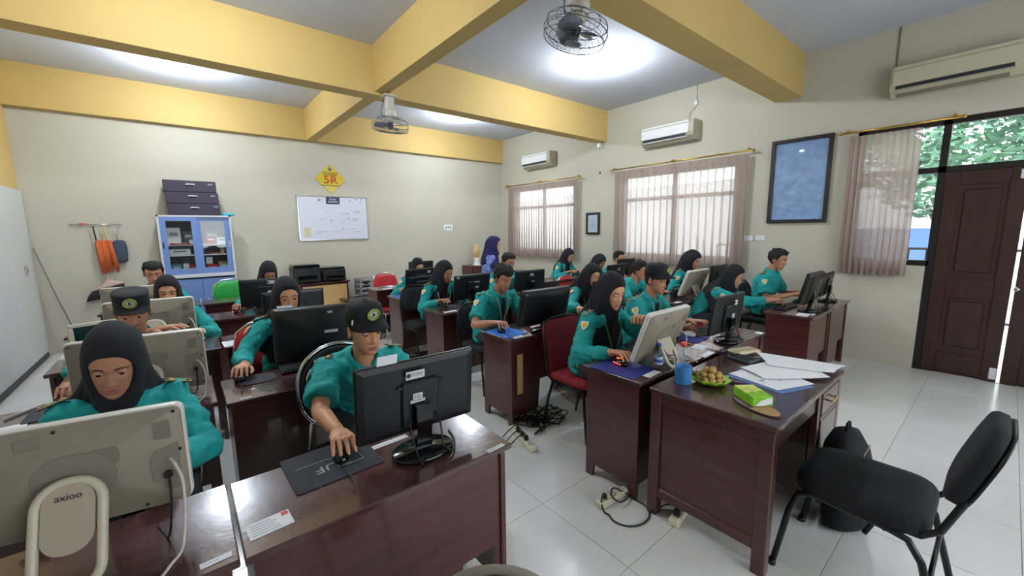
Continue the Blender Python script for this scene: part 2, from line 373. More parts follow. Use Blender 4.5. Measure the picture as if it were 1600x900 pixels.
# outside
struct(MB().box((12,2,-.2),(11,30,.3)).build('ground',Mt['out_ground']))
struct(MB().box((15.5,8,1.6),(.3,50,3.4)).build('wall_yard',Mt['out_wall']))
tag(MB().box((12.6,1.9,.75),(.3,1.6,1.6)).build('blue_shed',Mt['out_blue']),'blue shed outside, seen through the pane next to the brown door','shed')
t=thing('railing','black metal railing outside the window next to the door','railing',(9.0,0,0))
b=MB(); b.tube([(0,-2,1.25),(0,4,1.25)],.02); b.tube([(0,-2,.2),(0,4,.2)],.02); b.build('rail',Mt['frame_black'],t)
for i in range(31): MB().box((0,-2+i*.2,.62),(.02,.02,1.28)).build('bar',Mt['frame_black'],t)
def tree(x,y,h,r,label,n=5200,z0=None):
    t=thing('tree',label,'tree',(x,y,-.05))
    MB().tube([(0,0,0),(.05,.03,h*.4),(-.02,0,h*.75)],[.16,.12,.06],10).tube([(.05,.03,h*.4),(.5,.5,h*.65)],[.08,.03],8).tube([(.05,.03,h*.4),(-.5,-.5,h*.62)],[.08,.03],8).build('trunk',Mt['bark'],t)
    rnd=random.Random(int(x*31+y)); vs=[];fs=[]
    for k in range(n):
        d=V((rnd.gauss(0,1),rnd.gauss(0,1),rnd.gauss(0,1))).normalized()*r*rnd.uniform(.25,1)**.5
        c=V((d.x,d.y,d.z*.62+h)); c+=V((noise.noise(c*1.3),noise.noise(c*1.3+V((9,0,0))),noise.noise(c*1.3+V((0,9,0)))))*.5
        a=V((rnd.gauss(0,1),rnd.gauss(0,1),rnd.gauss(0,.6))).normalized(); b_=a.orthogonal().normalized(); s=rnd.uniform(.07,.13)
        q=len(vs); vs+=[c-a*s,c+b_*s*.4+a*.1*s,c+a*s,c-b_*s*.4+a*.1*s]; fs.append((q,q+1,q+2,q+3))
    tag(MB().add(vs,fs).build('foliage',Mt['leaf'],t),kind='stuff')
tree(10.6,.6,3.2,2.0,'leafy green tree outside, seen over the brown door')
tree(13.8,-3.3,3.2,1.9,'leafy tree outside, farther off, at the right edge of the photo')
# ---------------- desks ----------------
YZ=basis((0,1,0),(0,0,1),(1,0,0)); XZ=basis((1,0,0),(0,0,1),(0,-1,0))
def desk(x,y,w,label,slot=False,d=.43,na=.6,nt=.32):
    t=thing('computer_desk',label,'desk',(x,y,0))
    MB().box((w/2,d/2,.7375),(w,d,.025),bev=.004).build('desktop',Mt['wood_top'],t)
    side=[(.022,0),(.075,0),(.085,.085),(d-.085,.085),(d-.075,0),(d-.022,0),(d-.022,.725),(.022,.725)]
    for px in(.02,w-.042): MB().prism(side,.022,T(px,0,0)@YZ).build('side_panel',Mt['wood'],t)
    a,b_=w*na,w-.07
    MB().prism([(.042,.085),(a,.085),(a,.10),(a+.02,nt),(b_,nt),(b_,.085),(w-.042,.085),(w-.042,.725),(.042,.725)],.018,T(0,.05,0)@XZ).build('front_panel',Mt['wood'],t)
    MB().box((w/2,d*.55,.665),(w-.084,d*.6,.016)).build('keyboard_shelf',Mt['wood'],t)
    MB().box((w*.34,d*.55,.36),(.018,d*.7,.54)).build('divider',Mt['wood'],t)
    MB().box((w*.18+.01,d*.55,.10),(w*.32-.05,d*.7,.018)).build('bottom_shelf',Mt['wood'],t)
    if slot:
        b=MB(); b.box((.155,.029,.43),(.014,.012,.36)); b.box((.075,.029,.43),(.014,.012,.36)); b.box((.115,.03,.25),(.066,.01,.014)); b.box((.115,.03,.61),(.066,.01,.014)); b.build('slot_frame',Mt['wood'],t)
        MB().box((.115,.0315,.43),(.066,.004,.34)).build('slot_back',Mt['wood_light'],t)
    return t
DK={}
for k,x,y,w_,lb in (
 ('LA1',-.885,1.22,.925,'dark wooden desk at the lower left corner, under the large cream computer in the foreground'),
 ('LB1',.05,1.21,.925,'dark glossy foreground desk with the big flat monitor and a grey mouse mat'),
 ('LA2',-.87,2.52,.94,'second-row desk behind the foreground hijab girl, papers on its left end'),
 ('LB2',.10,2.45,.92,'dark desk of the second row under the thick black monitor, behind the capped boy'),
 ('LA3',-.75,3.74,.92,'third-row desk at the left, a cream-framed screen on its left end'),
 ('LB3',.185,3.72,.92,'empty third-row desk with a white sheet on its left corner'),
 ('LA4',-.85,5.0,.92,'dark desk of the fourth row at the left, with a blue mouse mat'),
 ('LB4',.09,5.0,.92,'dark desk of the fourth row where a hand rests on a red mouse'),
 ('LA5',-.78,6.2,.9,'dark desk of the last row at the left, in front of the blue cabinet'),
 ('LB5',.14,6.2,.9,'dark desk of the last row, in front of the green chair'),
 ('RA1',1.94,1.235,.925,'dark desk beside the aisle with a navy mouse mat, behind the teacher\'s desk'),
 ('RB1',2.88,1.2,.82,'dark desk of the peaked-cap boy at the right, with an indigo mouse mat'),
 ('RC1',4.60,1.11,.715,'dark desk of the right front pair, the one nearer the aisle'),
 ('RD1',5.33,1.11,.715,'dark desk of the right front pair, the one nearest the wall with curtains'),
 ('RA2',1.955,2.42,.92,'reddish-brown aisle desk with a tall pale slot in its front'),
 ('RB2',2.89,2.42,.9,'dark desk hidden behind the girl with the red mouse'),
 ('RC2',4.35,2.35,.88,'dark desk of the second row holding a cream computer near the curtained window'),
 ('RD2',5.25,2.35,.88,'dark desk of the second row, close to the window wall'),
 ('RA3',2.05,3.68,.92,'dark desk beside the aisle in front of the hijab girl with a long lanyard'),
 ('RB3',2.99,3.68,.9,'dark desk of the third row behind the boy at the blue mat'),
 ('RC3',4.40,3.70,.88,'dark desk of the third row beside the middle window, nearer the aisle'),
 ('RD3',5.30,3.70,.88,'dark desk of the third row against the window wall, before the boy in glasses'),
 ('RA4',2.105,4.85,.92,'dark fourth-row aisle desk with a bright blue mat on its corner'),
 ('RB4',3.04,4.85,.88,'dark desk of the fourth row, hidden behind black monitors'),
 ('RC4',4.20,4.80,.88,'dark desk with a pale top near the far window, nobody sitting at it'),
 ('RD4',5.10,4.80,.88,'dark desk of the seated hijab girl under the far window'),
 ('RA5',2.165,5.83,.92,'small dark desk of the last row, in front of the two red chair backs'),
 ('RC5',4.85,6.3,.9,'brown desk below the left end of the far curtained window')):
    DK[k]=desk(x,y,w_,lb,slot=(k=='RA2'),d=.52 if k=='LA2' else .43,na={'LB1':.73,'RA2':.35}.get(k,.6),nt=.34 if k=='RA2' else .30)
# ---------------- chairs ----------------
def rrect(w,h,r,n=5):
    o=[]
    for cx,cy,a0 in((w/2-r,h/2-r,0),(-w/2+r,h/2-r,pi/2),(-w/2+r,-h/2+r,pi),(w/2-r,-h/2+r,3*pi/2)):
        for i in range(n+1): a=a0+pi/2*i/n; o.append((cx+r*cos(a),cy+r*sin(a)))
    return o
def pad(w,h,t,r,M,mb=None,bul=.25):
    mb=mb or MB(); rings=[]
    for z,s in((0,.0),(.0,.93),(t*.2,1),(t*.7,1),(t*.95,.95),(t*(1+bul*.3),.7),(t*(1+bul*.5),.0)):
        rings.append([(x*s if s else x*.02,y*s if s else y*.02,z) for x,y in rrect(w,h,r)])
    return mb.loft(rings,0,True,True,True,M)
def chair(x,y,rz,style,seatm,backm,framem,label,group=None,bh=.9):
    t=thing('chair',label,'chair',(x,y,0),rz,group)
    pad(.42,.42,.06,.07,T(0,0,.42)).build('seat',Mt[seatm],t)
    lean=.16
    if style=='oval':
        MBk=T(0,.215,bh-.16)@RX(pi/2-lean)
        pad(.43,.31,.045,.14,MBk@T(0,0,-.02)).build('backrest',Mt[backm],t)
        p=[(.2,.15,.41),(.215,.2,bh-.4),(.225,.205,bh-.22),(.19,.235,bh-.05),(.1,.25,bh+.01)]
    elif style=='flat':
        MBk=T(0,.225,bh-.25)@RX(pi/2-lean)
        b=pad(.43,.47,.04,.07,MBk@T(0,0,-.02)); b.build('backrest',Mt[backm],t)
        MB().tube([(-.05,.255,bh-.045),(0,.258,bh-.04),(.05,.255,bh-.045)],.009,8,flat=1).build('handle_slot',Mt['chrome'],t)
        p=[(.2,.15,.41),(.21,.19,bh-.45),(.217,.215,bh-.25),(.2,.255,bh-.03),(.1,.268,bh-.005)]
    else:
        MBk=T(0,.235,bh-.23)@RX(pi/2-lean)
        pad(.40,.44,.045,.19,MBk@T(0,0,-.02)).build('backrest',Mt[backm],t)
        q_=[MBk@V((x*1.04,y*1.03,-.01)) for x,y in rrect(.41,.45,.2,8)]
        MB().tube(q_+[q_[0]],.0125,8,caps=False).build('back_rim',Mt[framem],t)
        p=[(.2,.15,.41),(.19,.2,.47),(.17,.215,bh-.40),(.12,.225,bh-.42)]
    p=p+[(0,p[-1][1]+.003,p[-1][2]+.005)]+[(-a,b_,c) for a,b_,c in p[::-1]]
    MB().tube(p,.0115,8).build('back_frame',Mt[framem],t)
    for sx in(-1,1):
        MB().tube([(sx*.19,-.2,0),(sx*.19,-.17,.3),(sx*.185,-.16,.41),(sx*.16,-.15,.415)],.011,8).build('leg',Mt[framem],t)
        MB().tube([(sx*.2,.26,0),(sx*.2,.2,.25),(sx*.2,.15,.41)],.011,8).build('leg',Mt[framem],t)
    MB().tube([(-.19,-.17,.41),(.19,-.17,.41)],.01,8).tube([(-.2,.16,.41),(.2,.16,.41)],.01,8).tube([(-.2,-.17,.41),(-.2,.16,.41)],.01,8).tube([(.2,-.17,.41),(.2,.16,.41)],.01,8).build('seat_frame',Mt[framem],t)
    return t
# ---------------- monitors ----------------
def lines(mb,x0,x1,z,n,y,mi=0,h=.002,gap=.005,seed=1):
    r=random.Random(seed)
    for k in range(n):
        x=x0
        while x<x1-.004:
            l=min(r.uniform(.006,.016),x1-x); mb.box((x+l/2,y,z-k*gap),(l,.0004,h),mi); x+=l+.003
def sticker(parent,M,w,h,mt='glossy_label',seed=1,logo=False):
    s=MB().box((0,0,0),(w,.0012,h),M=M).build('label_sticker',Mt[mt],parent)
    b=MB(); lines(b,-w*.2 if logo else -w*.4,w*.4,h*.2,max(1,int(h/.009)),-.001,seed=seed)
    if logo: b.prism([(.3*h*cos(a*pi/5)-w*.36,.3*h*sin(a*pi/5)) for a in range(10)],.0006,T(0,-.0006,0)@XZ)
    b.v=[tuple(M@V(p)) for p in b.v]; b.build('print',Mt['ink'],s)
def lcd(x,y,zb,yaw,tilt,w,h,label,stickers=((0,.38,.07,.03),(.0,.12,.06,.02)),style='thin',mt='black_plastic',base='oval',cable=True):
    t=thing('monitor',label,'monitor',(x,y,.75),yaw)
    P=T(0,0,zb-.75)@RX(tilt)@T(0,0,h/2)
    f=MB(); f.box((0,.012,0),(w,.016,h),M=P,bev=.004); f.build('bezel',Mt[mt],t)
    MB().box((0,.0206,.004),(w-.03,.002,h-.036),M=P).build('screen',Mt['screen'],t)
    if style=='thin':
        b=MB(); b.loft([[(sx*w*k/2*.98,-.002-dy,sz*h*k2/2*.98) for sx,sz in((-1,-1),(1,-1),(1,1),(-1,1))] for k,k2,dy in((1,1,-.006),(1,1,.002),(.9,.86,.006))],M=P,smooth=False); b.box((0,-.014,-h*.08),(.15,.016,h*.62),M=P,bev=.005)
        b.build('back_shell',Mt[mt],t)
    else:
        b=MB(); rr=[]
        for k,k2,dy in((1,1,-.008),(1,1,.008),(.97,.95,.024),(.86,.82,.038),(.6,.6,.046),(.02,.02,.047)):
            rr.append([(px*k,-dy,pz*k2) for px,pz in rrect(w,h,.025)])
        b.loft(rr,M=P); b.build('back_shell',Mt[mt],t)
        v=MB()
        for k in range(8): v.box((0,-.0405,h*.16-k*.006),(w*.42,.004,.002),M=P)
        v.build('vent_slots',Mt['black_gloss'],t)
    yo=-.048 if style!='thin' else -.024
    if style=='thin':
        MB().box((0,-.013,h*.17),(.19,.012,.012),M=P,bev=.003).build('hinge_line',Mt['black_gloss'],t)
    for i,(u,v_,sw,sh) in enumerate(stickers):
        sticker(t,P@T(u*w,yo if abs(u)<.16 and v_<.4 else (-.009 if style=='thin' else -.044),v_*h),sw,sh,seed=i+int(x*10),logo=(i==0))
    ny=-.03-sin(tilt)*h*.3
    MB().loft([[(sx*a,yy+sy*.013,z) for sx,sy in((-1,-1),(1,-1),(1,1),(-1,1))] for a,yy,z in((.036,-.035,.012),(.03,-.035,.05),(.032,ny-.012,zb-.75+.06),(.032,ny-.012,zb-.75+.12))],smooth=False).build('stand_neck',Mt['black_gloss'],t)
    if base=='oval':
        MB().lathe([(0,0),(.93,0),(1,.006),(1,.014),(.95,.02),(0,.026)],36,M=T(0,-.03,0)@Matrix.Diagonal((.125,.092,1,1))).build('stand_base',Mt['black_gloss'],t)
    else: MB().box((0,-.03,.008),(.24,.17,.016),bev=.007).build('stand_base',Mt['black_gloss'],t)
    if cable:
        MB().tube([(.06,yo-.0,zb-.75+h*.25),(.065,yo-.04,zb-.75+.02),(.06,-.09,.035),(.09,-.11,.012),(.14,-.03,.004),(.16,.06,.004)],.0035,6).tube([(-.05,yo,zb-.75+h*.25),(-.055,yo-.045,zb-.75+.0),(-.05,-.1,.03),(-.04,-.12,.006),(-.03,-.02,.03)],.003,6).build('cable',Mt['cable_black'],t)
    return t
def aio(x,y,zb,yaw,tilt,w,h,label,loop=True):
    t=thing('all_in_one_computer',label,'computer',(x,y,.75),yaw)
    P=T(0,0,zb-.75)@RX(tilt)@T(0,0,h/2)
    rr=[[(px*k,-dy,pz*k2) for px,pz in rrect(w,h,.022)] for k,k2,dy in((.995,.995,-.03),(1,1,-.02),(1,1,-.006),(.99,.985,.002))]
    MB().loft(rr,M=P).build('rim',Mt['aio_rim'],t)
    rr=[[(px*k,-dy,pz*k2) for px,pz in rrect(w*.985,h*.975,.02)] for k,k2,dy in((1,1,.0),(1,1,.004),(.985,.975,.009),(.1,.1,.010))]
    MB().loft(rr,M=P).build('back_cover',Mt['aio_back'],t)
    MB().box((0,.031,.01),(w-.03,.002,h-.05),M=P).build('screen',Mt['screen'],t)
    for u,v_ in((.46,.44),(-.02,.44),(-.46,.44),(.46,-.42),(.3,-.44),(-.3,-.44),(.47,.05)): MB().lathe([(0,.0),(.0045,0),(.0045,.002),(0,.002)],10,M=P@T(u*w,-.0095,v_*h)@RX(pi/2)).build('screw',Mt['frame_black'],t)
    g=MB()
    for k in range(9): g.box((.155*w,-.0108,.2*h-k*.0055),(.062-.004*abs(k-4)*.6,.002,.0035),M=P)
    g.build('speaker_grille',Mt['vent_grey'],t)
    g=MB()
    for k in range(10): g.box((.40*w,-.0108,.36*h-k*.0055),(.038,.002,.0032),M=P)
    g.build('side_grille',Mt['vent_grey'],t)
    MB().prism([(.33*w,-.02*h),(.36*w,.08*h),(.465*w,.12*h),(.465*w,-.34*h),(.40*w,-.34*h),(.34*w,-.22*h)],.003,P@T(0,-.0085,0)@XZ).build('port_recess',Mt['vent_grey'],t)
    MB().box((-.12*w,-.0105,.37*h),(.046,.003,.03),M=P,bev=.003).build('wall_plate',Mt['vent_grey'],t)
    # loop foot: top hinged on the back, lower bow standing on the desk towards the viewer
    zt=zb-.75+h*.50; Lh=sqrt(zt**2+.11**2); fa=math.atan2(.11,zt)
    F=T(.015,-.03,zt)@RX(-fa)@T(0,0,-Lh/2)
    ow,oh=.125,Lh
    out=rrect(ow,oh,.058,7)
    MB().tube([(a,0,b_) for a,b_ in out]+[(out[0][0],0,out[0][1])],.0115,8,caps=False,M=F,flat=1).build('stand_loop',Mt['cream_plastic'],t)
    inn=rrect(ow-.026,oh*.62,.045,7)
    MB().prism([(a,b_+oh*.16) for a,b_ in inn],.008,F@T(0,.0,0)@XZ).build('stand_plate',Mt['tan_plate'],t)
    if loop=='mark': text_obj('mark','axioo',.023,Mt['ink'],t,F@T(0,-.009,oh*.36)@XZ@RZ(.0),1.0)
    MB().prism(rrect(.165,.15,.07,7),.006,P@T(.015,-.0062,-.015)@XZ).build('hinge_plate',Mt['vent_grey'],t)
    MB().tube([P@V((.42*w,-.012,-.02*h)),P@V((.46*w,-.05,-.06*h)),P@V((.49*w,-.07,-.25*h)),(.47*w,-.1,.02),(.43*w,-.16,.006),(.40*w,-.20,.004)],.0042,8).build('power_cable',Mt['cable_white'],t)
    MB().box((.41*w,-.02,-.17*h),(.018,.014,.02),M=P,bev=.003).tube([P@V((.41*w,-.02,-.19*h)),P@V((.41*w,-.025,-.42*h)),(.38*w,-.03,.01),(.3*w,.05,.004)],.003,6).build('plug_cable',Mt['cable_black'],t)
    return t
aio(-.29,1.50,.845,-.17,-.02,.50,.292,'large cream all-in-one computer seen from behind at the lower left, with a looped white foot',loop='mark')
aio(-.215,2.76,.79,-.10,.06,.53,.32,'cream all-in-one computer in front of the boy with the flat cap')
aio(-.225,4.10,.80,-.10,.05,.53,.325,'cream all-in-one computer hiding the mouth of a hijab girl, left of the third row')
aio(-.36,5.30,.80,-.05,.05,.53,.32,'cream all-in-one computer at the back left, mostly hidden behind the flat cap')
aio(2.335,1.40,.785,0,.34,.48,.345,'cream all-in-one computer tilted back behind the blue mug')
aio(4.86,2.46,.795,0,.36,.515,.33,'cream all-in-one computer tilted back near the middle window')
lcd(.668,1.42,.835,-.045,.09,.485,.298,'big thin black foreground monitor on an oval glossy foot',((-.05,.33,.075,.032),(-.03,-.04,.06,.012),(-.03,.02,.04,.028)))
lcd(.61,2.62,.832,-.20,.03,.50,.345,'thick black monitor with a bulging back, in front of the girl on the second row',((.12,.40,.03,.012),(.12,.06,.075,.016)),style='thick')
lcd(.68,5.12,.82,-.10,.08,.49,.30,'black monitor with two white labels at the back left, covering a bowed girl',((.12,.38,.085,.035),(.12,.02,.09,.03)))
lcd(.735,3.98,.82,0,.08,.49,.29,'plain black monitor between the second-row girl and the black printer',())
lcd(3.185,1.32,.82,-.04,.1,.478,.294,'black monitor with white labels before the peaked-cap boy at the right',((.12,.3,.045,.035),(.1,-.05,.04,.03)))
lcd(4.96,1.27,.845,0,.22,.485,.32,'black monitor leaning back on the right front desk, nearer the aisle',((.1,.25,.03,.02),),style='thick')
lcd(5.80,1.31,.815,.02,.12,.46,.27,'smaller black monitor at the right front, closest to the window wall',((.05,.25,.04,.02),))
lcd(2.36,2.50,.81,-.06,.24,.53,.325,'black curved-back monitor beside the boy at the blue mouse mat',(),style='thick')
lcd(3.33,2.55,.82,0,.1,.49,.29,'black monitor largely hidden behind the girl with the red mouse',())
lcd(5.70,2.50,.82,0,.1,.49,.29,'black monitor on the second row by the window wall',())
lcd(2.575,3.91,.826,0,.15,.49,.292,'black monitor with a bluish neck beside the hijab girl with the long lanyard',((-.42,.42,.04,.02),(.1,.2,.07,.008),(.1,.0,.04,.02)))
lcd(3.525,3.95,.82,-.02,.06,.505,.27,'black monitor with white labels right behind the boy at the blue mat',((.0,.30,.06,.03),(.05,-.05,.05,.02)))
lcd(5.06,3.74,.812,.06,.17,.489,.275,'black monitor with a white square sticker before the boy in glasses',((.05,.25,.05,.035),))
lcd(5.72,4.02,.84,0,.1,.46,.28,'black monitor edge behind the bowed hijab girl near the middle window',())
lcd(2.455,4.98,.818,.2,.07,.46,.30,'black monitor of the girl at the far aisle desk, with a small white label',((.3,.33,.06,.03),))
lcd(2.44,4.72+.2,.80,.1,.1,.40,.22,'low black monitor standing in front of another at the far aisle desk',((-.3,-.28,.05,.02),))
lcd(3.0,6.02,.86,.0,.06,.43,.27,'black monitor highest at the back, left of the standing woman',())
# cream framed screen facing the aisle on the third row
t=thing('old_monitor','cream-framed screen turned to the camera at the left end of the third row','monitor',(-.525,3.97,.75),.35)
P=T(0,0,.13)@RX(-.12); b=MB()
for px,pz,dx,dz in((0,.125,.25,.025),(0,-.125,.25,.025),(-.1125,0,.025,.225),(.1125,0,.025,.225)): b.box((px,0,pz),(dx,.03,dz),M=P,bev=.004)
b.build('bezel',Mt['cream_plastic'],t); MB().box((0,.004,0),(.205,.02,.23),M=P).build('screen',Mt['screen'],t)
MB().box((0,.03,0),(.21,.03,.22),M=P,bev=.01).build('back_shell',Mt['black_plastic'],t); MB().box((0,.04,.008),(.18,.12,.016),bev=.005).box((0,.045,.06),(.04,.02,.1)).build('stand_base',Mt['black_plastic'],t)
t=thing('plastic_case','pale rounded plastic case on the left end of the third-row desk','case',(-.60,3.81,.75))
MB().box((0,0,.05),(.17,.09,.10),bev=.022).build('shell',Mt['white_plastic'],t); MB().box((0,-.0455,.05),(.12,.002,.004)).build('seam',Mt['vent_grey'],t)
# ---------------- desk accessories ----------------
def mouse(x,y,rz,label,mt='black_gloss',z=.7555,led=False,cable=True):
    t=thing('mouse',label,'mouse',(x,y,z),rz)
    b=MB(); rr=[]
    for k,zz in((.9,0),(1,.008),(.97,.018),(.8,.029),(.5,.036),(.05,.038)):
        rr.append([(.031*k*cos(a)*(1-.12*sin(a)),.056*k*sin(a)-(.006*zz/.038),zz) for a in[2*pi*i/20 for i in range(20)]])
    b.loft(rr).build('shell',Mt[mt],t)
    MB().box((0,-.028,.032),(.006,.018,.008),bev=.002).build('wheel',Mt['led_red' if led else 'vent_grey'],t)
    if led: MB().ell((.0,.018,.037),(.011,.014,.004)).tube([(-.027,-.035,.012),(-.031,0,.014),(-.027,.035,.012)],.003,6).tube([(.027,-.035,.012),(.031,0,.014),(.027,.035,.012)],.003,6).build('led',Mt['led_red'],t)
    if cable: MB().tube([(0,-.05,.01),(.01,-.1,.003),(.03,-.17,.002),(.03,-.24,.002)],.0022,6).build('cable',Mt['cable_black'],t)
    return t
def padm(x,y,w,d,label,mt,rz=0,z=.7525,r=.012,cat='mouse mat'):
    t=MB().prism(rrect(w,d,r),.003,T(0,0,-.0012)).build('mouse_mat',Mt[mt],None,(x,y,z),rz); return tag(t,label,cat)
def sheet(x,y,w,d,rz,label,name='paper_slip',mt='paper',cat='paper',n=3,z=.7512,stamp=False,seed=3):
    t=thing(name,label,cat,(x,y,z),rz)
    MB().box((0,0,0),(w,d,.0009)).build('sheet',Mt[mt],t)
    b=MB(); r=random.Random(seed)
    for k in range(n):
        yy=d*.32-k*d*.66/max(1,n-1) if n>1 else 0; l=w*r.uniform(.4,.75); b.box((-w*.42+l/2,yy,.0007),(l,max(.0012,d*.03),.0004))
    b.build('print',Mt['ink_light'],t)
    if stamp: MB().box((w*.39,d*.32,.0008),(w*.16,d*.26,.0006)).build('stamp',Mt['stamp_red'],t)
    return t
pm=thing('mouse_mat','dark grey gaming mouse mat with white print under the capped boy\'s hand','mouse mat',(.365,1.545,.7525),.03)
MB().prism(rrect(.305,.262,.012),.003,T(0,0,-.0012)).build('mat',Mt['dark_pad'],pm)
fr=text_obj('print','TUF',.062,Mt['pad_print'],pm,T(-.005,-.03,.002)@RZ(pi),1.15)
b=MB(); lines(b,-.12,.0,0,1,0,h=.004); b.v=[(p[0],p[2]+.028,.0022+p[1]*.3) for p in b.v]; b.tube([(.03,-.06,.002),(.1,-.055,.002),(.1,.0,.002)],.0016,4); b.build('print_line',Mt['pad_print'],pm)
mouse(.40,1.545,-.25,'black mouse under the hand of the capped boy in the foreground',led=False)
sheet(.125,1.318,.115,.078,.06,'white printed slip with a red stamp on the near left corner of the foreground desk',n=5,stamp=True)
sheet(.9,1.222,.085,.022,.05,'narrow white label stuck on the right edge of the foreground desk',n=1)
sheet(.59,1.545,.16,.03,.04,'white strip of paper lying behind the oval monitor foot',n=1)
tag(MB().box((0,0,.02),(.075,.0012,.04),M=RX(.3)).build('card',Mt['paper'],None,(.545,1.405,1.131),-.05),'blank white card standing on top of the big thin monitor','card')
tag(MB().box((0,0,.008),(.08,.0012,.016)).build('card',Mt['paper'],None,(.435,2.64,1.18),-.2),'white card lying on top of the thick black monitor','card')
sheet(-.01+.0,1.258,.07,.022,.05,'white label on the front edge of the left foreground desk',n=1)
sheet(-.06,2.5,.10,.022,.05,'white label on the right front edge of the second-row left desk',n=1)
padm(.275,2.765,.20,.17,'black rounded mouse mat under the girl\'s hand on the second row','dark_pad',r=.07)
mouse(.195,2.80,-.2,'black mouse under the hand of the girl on the second row',z=.7555)
sheet(.19,2.48,.05,.016,.0,'small white label on the front left corner of the second-row desk',n=1)
sheet(.235,2.60,.022,.022,.3,'tiny white sticker scrap beside the black mouse mat',n=1)
def keyboard(x,y,rz,label,mt='black_plastic',w=.36):
    t=thing('keyboard',label,'keyboard',(x,y,.7505),rz)
    MB().box((0,0,.009),(w,.13,.018),bev=.005).build('body',Mt[mt],t)
    k=MB()
    for r_ in range(5):
        for c in range(15): k.box((-w/2+.018+c*(w-.036)/14,.045-r_*.0225,.021),(w/15*.78,.017,.007),bev=.002)
    tag(k.build('keys',Mt['steel_dark'],t),kind='stuff')
keyboard(.585,2.80,-.02,'black keyboard half hidden behind the thick black monitor'); keyboard(2.47,1.60,0,'black keyboard in front of the girl with the red mouse')
keyboard(5.0,1.46,0,'black keyboard on the right front desk, below the leaning monitor'); keyboard(3.3,1.55,0,'black keyboard of the capped boy at the right')
sheet(-.72,2.76,.18,.12,.1,'white papers on the left end of the second-row desk',n=4); sheet(-.60,2.72,.1,.05,.5,'torn white scrap beside the papers on the second-row desk',n=2)
padm(-.55,2.905,.22,.20,'dark slate mouse mat at the left end of the second-row desk','grey_fabric'); mouse(-.53,3.0-.08,.6,'mouse held by the flat-capped boy at the left','vent_grey',z=.7555)
tag(MB().tube([(0,0,0),(.09,.12,0),(.1,.14,0)],.006,8).build('pen',Mt['white_plastic'],None,(-.73,2.93,.757)),'white pen on the left end of the second-row desk','pen')
sheet(.275,3.83,.19,.19,.02,'white printed sheet under clear cover on the empty third-row desk',n=4); 
tag(MB().tube([(.0,0,.0),(.02,-.02,-.2),(-.02,.02,-.42),(-.07,.0,-.66)],.005,6).ell((-.07,0,-.66),(.012,.012,.02)).build('hanging_cable',Mt['cable_white'],None,(.26,3.705,.74)),'grey cable hanging down the front of the empty third-row desk','cable')
padm(-.60,5.25,.24,.26,'bright blue mouse mat on the fourth-row left desk','blue_pad',.1); mouse(-.58,5.30,.3,'black mouse on the bright blue mat at the back left',z=.7555)
mouse(.40,5.30,0,'red glowing mouse under a hand at the back left','black_gloss',z=.752,led=True)
padm(2.075,1.455,.27,.31,'navy blue mouse mat with a white edge, under a red mouse','navy_pad',.05); mouse(2.108,1.497,-.25,'red-lit mouse under the hijab girl\'s hand on the navy mat',led=True,cable=False)
sheet(2.12,1.285,.14,.06,.05,'white name slip on the corner of the navy mat desk',n=2); sheet(2.74,1.24,.16,.045,.05,'white slip on the desk right of the water bottle',n=2); sheet(3.63,1.23,.08,.05,0,'small white label at the right end of the capped boy\'s desk',n=1)
sheet(2.88,1.36,.13,.09,.2,'white sheet beside the indigo mat of the capped boy',n=3)
padm(3.06,1.53,.24,.22,'indigo mouse mat under the white mouse at the right','navy_pad',.05); mouse(3.12,1.56,-.3,'white mouse under the capped boy\'s hand at the right','white_plastic')
padm(2.08,2.64,.24,.30,'bright blue mouse mat under the boy\'s hand on the reddish desk','blue_pad',.05); mouse(2.05,2.67,-.35,'black mouse on the bright blue mat of the reddish desk')
sheet(2.065,2.472,.12,.07,.06,'white slip at the corner of the reddish desk',n=3)
padm(2.30,4.0,.22,.16,'black mouse mat of the girl with the long lanyard','dark_pad'); mouse(2.26,4.0,-.3,'black mouse of the girl with the long lanyard')
sheet(2.19,3.75,.16,.06,.05,'white slip on the corner of the desk with the long-lanyard girl',n=2)
padm(2.27,5.10,.26,.2,'bright blue mouse mat on the far aisle desk','blue_pad',.05); mouse(2.28,5.18,-.2,'dark blue mouse on the far aisle desk','navy_pad'); sheet(2.215,4.93,.1,.07,0,'white slip on the corner of the far aisle desk',n=2)
sheet(2.36,5.9,.14,.06,0,'white slip on the small last-row desk',n=2); sheet(4.42,4.95,.22,.12,.0,'white paper on the pale-topped empty desk near the far window',n=3)
sheet(4.72,1.22,.17,.10,.1,'printed paper on the right front desk, nearest the aisle',n=4); sheet(4.80,1.16,.1,.03,.05,'white strip on the front edge of the right front desk',n=1); mouse(4.985,1.50,-.3,'black mouse of the girl at the right front desk')
keyboard(5.62,1.46,0,'black keyboard of the boy at the right front',w=.33)
sheet(4.47,2.40,.13,.05,0,'white slip on the desk with the cream computer by the window',n=2)
# clear desk lamps, cups etc. behind: power strips and cables on the floor
def strip(x,y,rz,label,n=4,plugs=(0,1,2)):
    t=thing('power_strip',label,'power strip',(x,y,0),rz); L=.07*n+.03
    MB().box((0,0,.021),(L,.055,.04),bev=.006).build('housing',Mt['strip_cream'],t)
    for k in range(n):
        px=-L/2+.05+.07*k
        MB().lathe([(0,.0),(.02,.0),(.02,.003),(.016,.003),(.015,-.002),(0,-.002)],16,M=T(px,0,.0405)).build('socket',Mt['vent_grey'],t)
        if k in plugs: MB().box((px,0,.06),(.03,.034,.036),bev=.008).tube([(px,0,.075),(px,.02,.1),(px+.02,.07,.06),(px+.03,.12,.008)],.004,6).build('plug',Mt['cable_black'],t)
    return t
strip(1.90,2.23,1.32,'cream power strip with black plugs on the floor by the reddish desk',5,(1,2,3))
t=strip(1.86,1.35,-.10,'cream power strip with one black plug and a looped cord beside the teacher\'s desk',3,())
